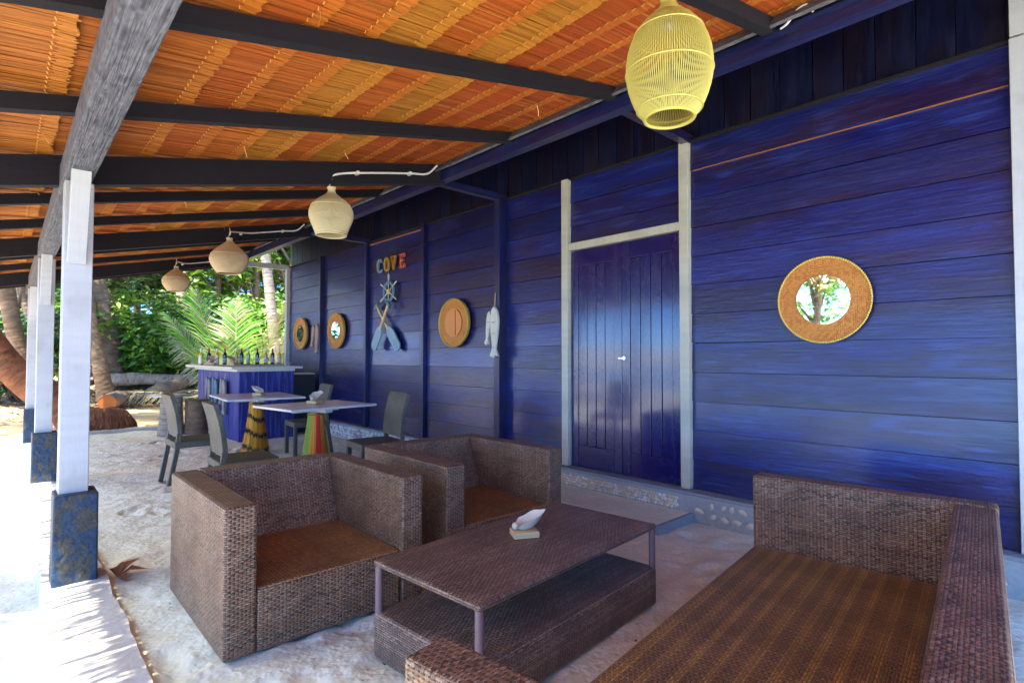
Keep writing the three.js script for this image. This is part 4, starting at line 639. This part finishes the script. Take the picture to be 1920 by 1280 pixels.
{ // the young palm behind the bar: long fronds straight from the ground
  const x = atx(442, 14), z = -14, o = thing('young_palm', 'young coconut palm with broad bright fronds behind the bar bottles', 'palm tree', [x, gh(x, z), z]);
  for (const [turn, L, rise, droop, dry, sag, bend] of [[2.4, 3.3, 1.0, 0.14, 0, 0.2, 0.03], [2.3, 3.5, 1.2, 0.1, 0, 0, 0.06], [2.6, 2.7, 1.02, 0.2, 2, 0.8, -0.04], [-0.7, 2.9, 1.17, 0.06, 0, 0, -0.05], [-0.8, 3.0, 0.98, 0.1, 1, 0.4, 0.04], [1.3, 3.2, 1.3, 0.14, 0, 0, 0], [-2.2, 2.2, 1.3, 0.2, 0, 0, 0], [-0.6, 2.4, 0.85, 0.2, 2, 0.7, 0]]) {
    const f = mesh('frond', frondGeo(L, droop, rise, Math.round(L * 100 + turn * 50 + 400), dry === 1 ? [[0.5, 0.46, 0.3], [0.6, 0.55, 0.42], [0.4, 0.40, 0.2]] : dry ? [[0.45, 0.36, 0.22], [0.5, 0.48, 0.3], [0.25, 0.3, 0.08]] : [[0.12, 0.33, 0.015], [0.19, 0.42, 0.02], [0.09, 0.26, 0.015], [0.36, 0.44, 0.18], [0.3, 0.26, 0.1]], { n: 46, fat: 1.05, sag, bend, wide: 0.95 }), frondMat, o); f.rotation.y = turn; f.position.y = 0.1; }
}
const shr = [[30, 19, 1.6, 2.2, 0], [62, 22, 1.8, 2.6, 1], [118, 22, 1.7, 2.4, 2], [150, 26, 2.4, 3.4, 0], [238, 25, 1.7, 2.6, 1], [262, 22, 1.6, 2.7, 2], [300, 21, 1.6, 2.4, 1], [330, 22, 1.7, 2.7, 2], [360, 23, 1.8, 2.2, 0], [395, 21, 1.8, 2.6, 3], [425, 24, 2, 3, 1], [462, 22, 1.9, 3.1, 2], [500, 20, 1.7, 2.8, 2], [528, 22, 1.8, 3.2, 1], [555, 19, 1.8, 3, 2]];
const PALS = [GREENS.slice(3, 5).concat(GREENS.slice(0, 1)), GREENS.slice(0, 4), [GREENS[1], GREENS[2], GREENS[5], GREENS[0]], [GREENS[3], GREENS[0], GREENS[4]]];
const shrubLabels = ['dark green shrub in the undergrowth at the wood edge', 'mid green shrub in the undergrowth at the wood edge', 'bright green shrub in the undergrowth at the wood edge', 'deep green shrub right behind the young palm'];
shr.forEach(([px, Z, r, h, k], i) => bush(shrubLabels[k], atx(px, Z), -Z, r, h * 1.15, PALS[k], 800 + i * 3, 2100, 0.26, 'shrubs at the wood edge'));
const trs = [[10, 28, 9, 3, 0], [80, 30, 11, 3.6, 1], [140, 34, 12, 4, 0], [215, 32, 11, 3.4, 1], [255, 36, 12, 4, 3], [300, 40, 13, 4.2, 0], [335, 34, 11, 3.6, 3], [372, 31, 10, 3.4, 1], [405, 28, 10, 3.2, 2], [440, 32, 11, 3.6, 0], [478, 27, 9.5, 3.2, 2], [512, 30, 11, 3.6, 1], [545, 26, 9, 3.2, 2], [580, 30, 11, 4, 1]];
const treeLabels = ['dark green leafy tree standing back in the wood', 'mid green leafy tree standing back in the wood', 'bright green leafy tree standing in the wood beyond the bar', 'deep green tree standing far back between the shrubs and the far wood'];
trs.forEach(([px, Z, h, r, k], i) => tree('forest_tree', treeLabels[k], 'tree', atx(px, Z), -Z, h, r, PALS[k], 1000 + i * 5, { base: 0.22, leaves: 2600, size: 0.42, n: 8, tr: 0.2, group: 'trees standing back in the wood' }));
{ // the wood farther off, one dark mass up the slope
  const bl = [], q = rng(77); for (let i = 0; i < 46; i++) { const Z = 46 + q() * 22, x = -14 + q() * 46; bl.push([x, gh(x, -Z) + 1 + q() * 11, -Z, 3.2 + q() * 2, 2.5 + q() * 2]); }
  const im = leaves('far_wood', bl, 20000, 0.85, [GREENS[3], GREENS[4], GREENS[0], GREENS[4]], 79, scene); im.userData = { label: 'dark far wood filling the slope behind the trees', category: 'wood', kind: 'stuff' };
}
// palms and trees on the beach side, mirrored by the door and the wall mirrors
palm('coconut palm standing on the open sand seaward of the veranda', [V(-5.9, -0.35, -2.9), V(-5.8, 2, -2.7), V(-5.4, 4.6, -2.2), V(-5.15, 6.3, -1.8)], 0.16, 14, 81);
palm('coconut palm leaning over the beach toward the sea', [V(-7.5, -0.5, -11), V(-7.9, 2.2, -11), V(-8.8, 4.4, -10.6), V(-9.6, 6.4, -10.2)], 0.16, 14, 82);
for (const [x, z, h, r, k, s] of [[-8.5, -5.5, 4.4, 2.2, 2, 91], [-9.5, -15, 5.5, 2.8, 1, 93], [-6.5, -17.5, 5.5, 2.6, 2, 95], [-5, -21, 6.5, 2.8, 1, 99]]) tree('beach_tree', 'broad leaved beach tree growing on the sand toward the sea', 'tree', x, z, h, r, PALS[k], s, { base: 0.45, leaves: 1900, size: 0.24, n: 7, tr: 0.14, group: 'trees along the beach' });

// ---------------------------------------------------------------- logs and litter on the ground
function log(a, b, r, m, label, end) { const o = thing('fallen_log', label, 'log', [a.x, a.y, a.z]), d = b.clone().sub(a); mesh('log_bark', tube([V(0, 0, 0), d.clone().multiplyScalar(0.35).add(V(0, 0.05, 0)), d.clone().multiplyScalar(0.7), d], (k) => r * (1.05 - 0.2 * k), 12, 20, 0.12, Math.round(r * 1000)), m, o);
  const c = mesh('cut_end', new THREE.CircleGeometry(r * 1.04, 24), end ?? mat({ color: [0.42, 0.3, 0.2], roughness: 0.9 }), o); c.lookAt(a.clone().sub(d)); return o; }
const gp = (px, Z, dy) => { const x = atx(px, Z); return V(x, gh(x, -Z) + dy, -Z); };
log(gp(202, 16.2, 0.17), gp(262, 17.6, 0.2), 0.19, bark, 'short cut log with a bright orange sawn end', mat({ color: [0.45, 0.12, 0.015], roughness: 0.8 }));
log(gp(188, 20.5, 0.28), gp(372, 20, 0.3), 0.2, mat({ map: barkMap, color: [2.4, 2.5, 2.8], roughness: 0.8, bumpMap: barkBump, bumpScale: 0.02 }), 'long pale fallen trunk lying along the wood edge');
log(gp(285, 17.6, 0.2), gp(345, 19, 0.35), 0.2, bark, 'dark fallen log leaning over the pale trunk');
log(gp(225, 18, 0.12), gp(300, 17.2, 0.14), 0.13, barkRed, 'thin reddish log lying among the litter');
for (const [px, Z, turn, L, lb] of [[372, 16.6, 2.9, 2.0, 'dry tan palm frond fallen beside the bar'], [352, 17.4, 3.4, 2.2, 'dry tan palm frond lying against the dark log'], [330, 16.4, 0.2, 1.7, 'dry tan palm frond lying flat before the logs']]) { const p = gp(px, Z, 0.16), o = thing('dry_frond', lb, 'palm frond', [p.x, p.y, p.z], turn, 'dry fronds on the ground'); mesh('frond_blade', frondGeo(L, 0.22, 0.3, Math.round(px), fdry, { n: 34, sag: 0.6 }), dryMat, o); }
{
  const q = rng(55), spots = []; for (let i = 0; i < 5200; i++) { const Z = 12.4 + 11 * Math.sqrt(q()), x = -1.5 + q() * Z * 0.48; if (fbm(x / 40 + 0.5, Z / 40, 60, 60, 57, 2) + (Z - 16) * 0.035 < 0.5) continue; spots.push([x, -Z]); }
  const lm = mat({ color: [1, 1, 1], roughness: 0.9 }), im = new THREE.InstancedMesh(leafGeo, lm, spots.length), m = new THREE.Matrix4(), c = new THREE.Color(), pal = [[0.3, 0.17, 0.08], [0.46, 0.31, 0.16], [0.2, 0.12, 0.07], [0.55, 0.43, 0.26], [0.36, 0.14, 0.05]];
  spots.forEach(([x, z], i) => { const k = 0.1 + 0.16 * q(); m.makeRotationFromEuler(new THREE.Euler((q() - 0.5) * 0.8, q() * 6.28, (q() - 0.5) * 0.8, 'YXZ')); m.scale(V(k, k, k)); m.setPosition(x, gh(x, z) + 0.02, z); im.setMatrixAt(i, m); const t = pal[Math.floor(q() * 5)], v = 0.6 + 0.7 * q(); im.setColorAt(i, c.setRGB(t[0] * v, t[1] * v, t[2] * v)); });
  im.name = 'leaf_litter'; im.userData = { label: 'dry brown leaf litter on the ground at the wood edge', category: 'leaf litter', kind: 'stuff' }; scene.add(im);
}
for (const [x, z, col, s, lb] of [[0.05, -6.35, [0.55, 0.03, 0.03], 0.07, 'small red fallen leaf on the white sand'], [0.13, -5.0, [0.6, 0.42, 0.06], 0.05, 'small yellow fallen leaf on the white sand by the kerb'], [0.07, -2.75, [0.5, 0.3, 0.08], 0.05, 'small tan fallen leaf on the sand near the kerb']]) { const o = thing('fallen_leaf', lb, 'leaf', [x, gh(x, z) + 0.012, z], rr(0, 6)); const m = mesh('leaf_blade', leafGeo.clone().scale(s, s, s), mat({ color: col, roughness: 0.7 }), o); }
{ const o = thing('dry_leaf', 'curled brown dry leaf beside the peeling post footing', 'leaf', [0.50, 0.02, -3.93], 0.4), m = mat({ color: [0.30, 0.11, 0.04], roughness: 0.8 });
  for (const [a, L, up] of [[0.2, 0.16, 0.5], [1.1, 0.14, 0.25], [-0.8, 0.16, 0.3], [-1.7, 0.12, 0.15], [0.7, 0.1, 0.8]]) { const l = mesh('leaf_lobe', leafGeo.clone().scale(L, L * 1.6, L * 1.2), m, o); l.rotation.set(0, a, up, 'YXZ'); } }

{ // crumbs of leaf and twig trodden into the terrace sand
  const q = rng(1234), n = 170, im = new THREE.InstancedMesh(leafGeo, mat({ color: [1, 1, 1], roughness: 0.9 }), n), m = new THREE.Matrix4(), c = new THREE.Color();
  for (let i = 0; i < n; i++) { const x = 0.5 + 3.4 * q(), z = -0.8 - 10.2 * q(), k = 0.008 + 0.03 * q() * q(); m.makeRotationFromEuler(new THREE.Euler((q() - 0.5) * 0.5, q() * 6.28, (q() - 0.5) * 0.5, 'YXZ')); m.scale(V(k, k, k)); m.setPosition(x, fh(x, z) + 0.004, z); im.setMatrixAt(i, m); const v = 0.3 + q(); im.setColorAt(i, c.setRGB(0.2 * v, 0.12 * v, 0.06 * v)); }
  im.name = 'floor_crumbs'; im.userData = { label: 'small brown leaf crumbs scattered on the terrace sand', category: 'litter', kind: 'stuff' }; scene.add(im);
}

renderer.render(scene, camera);
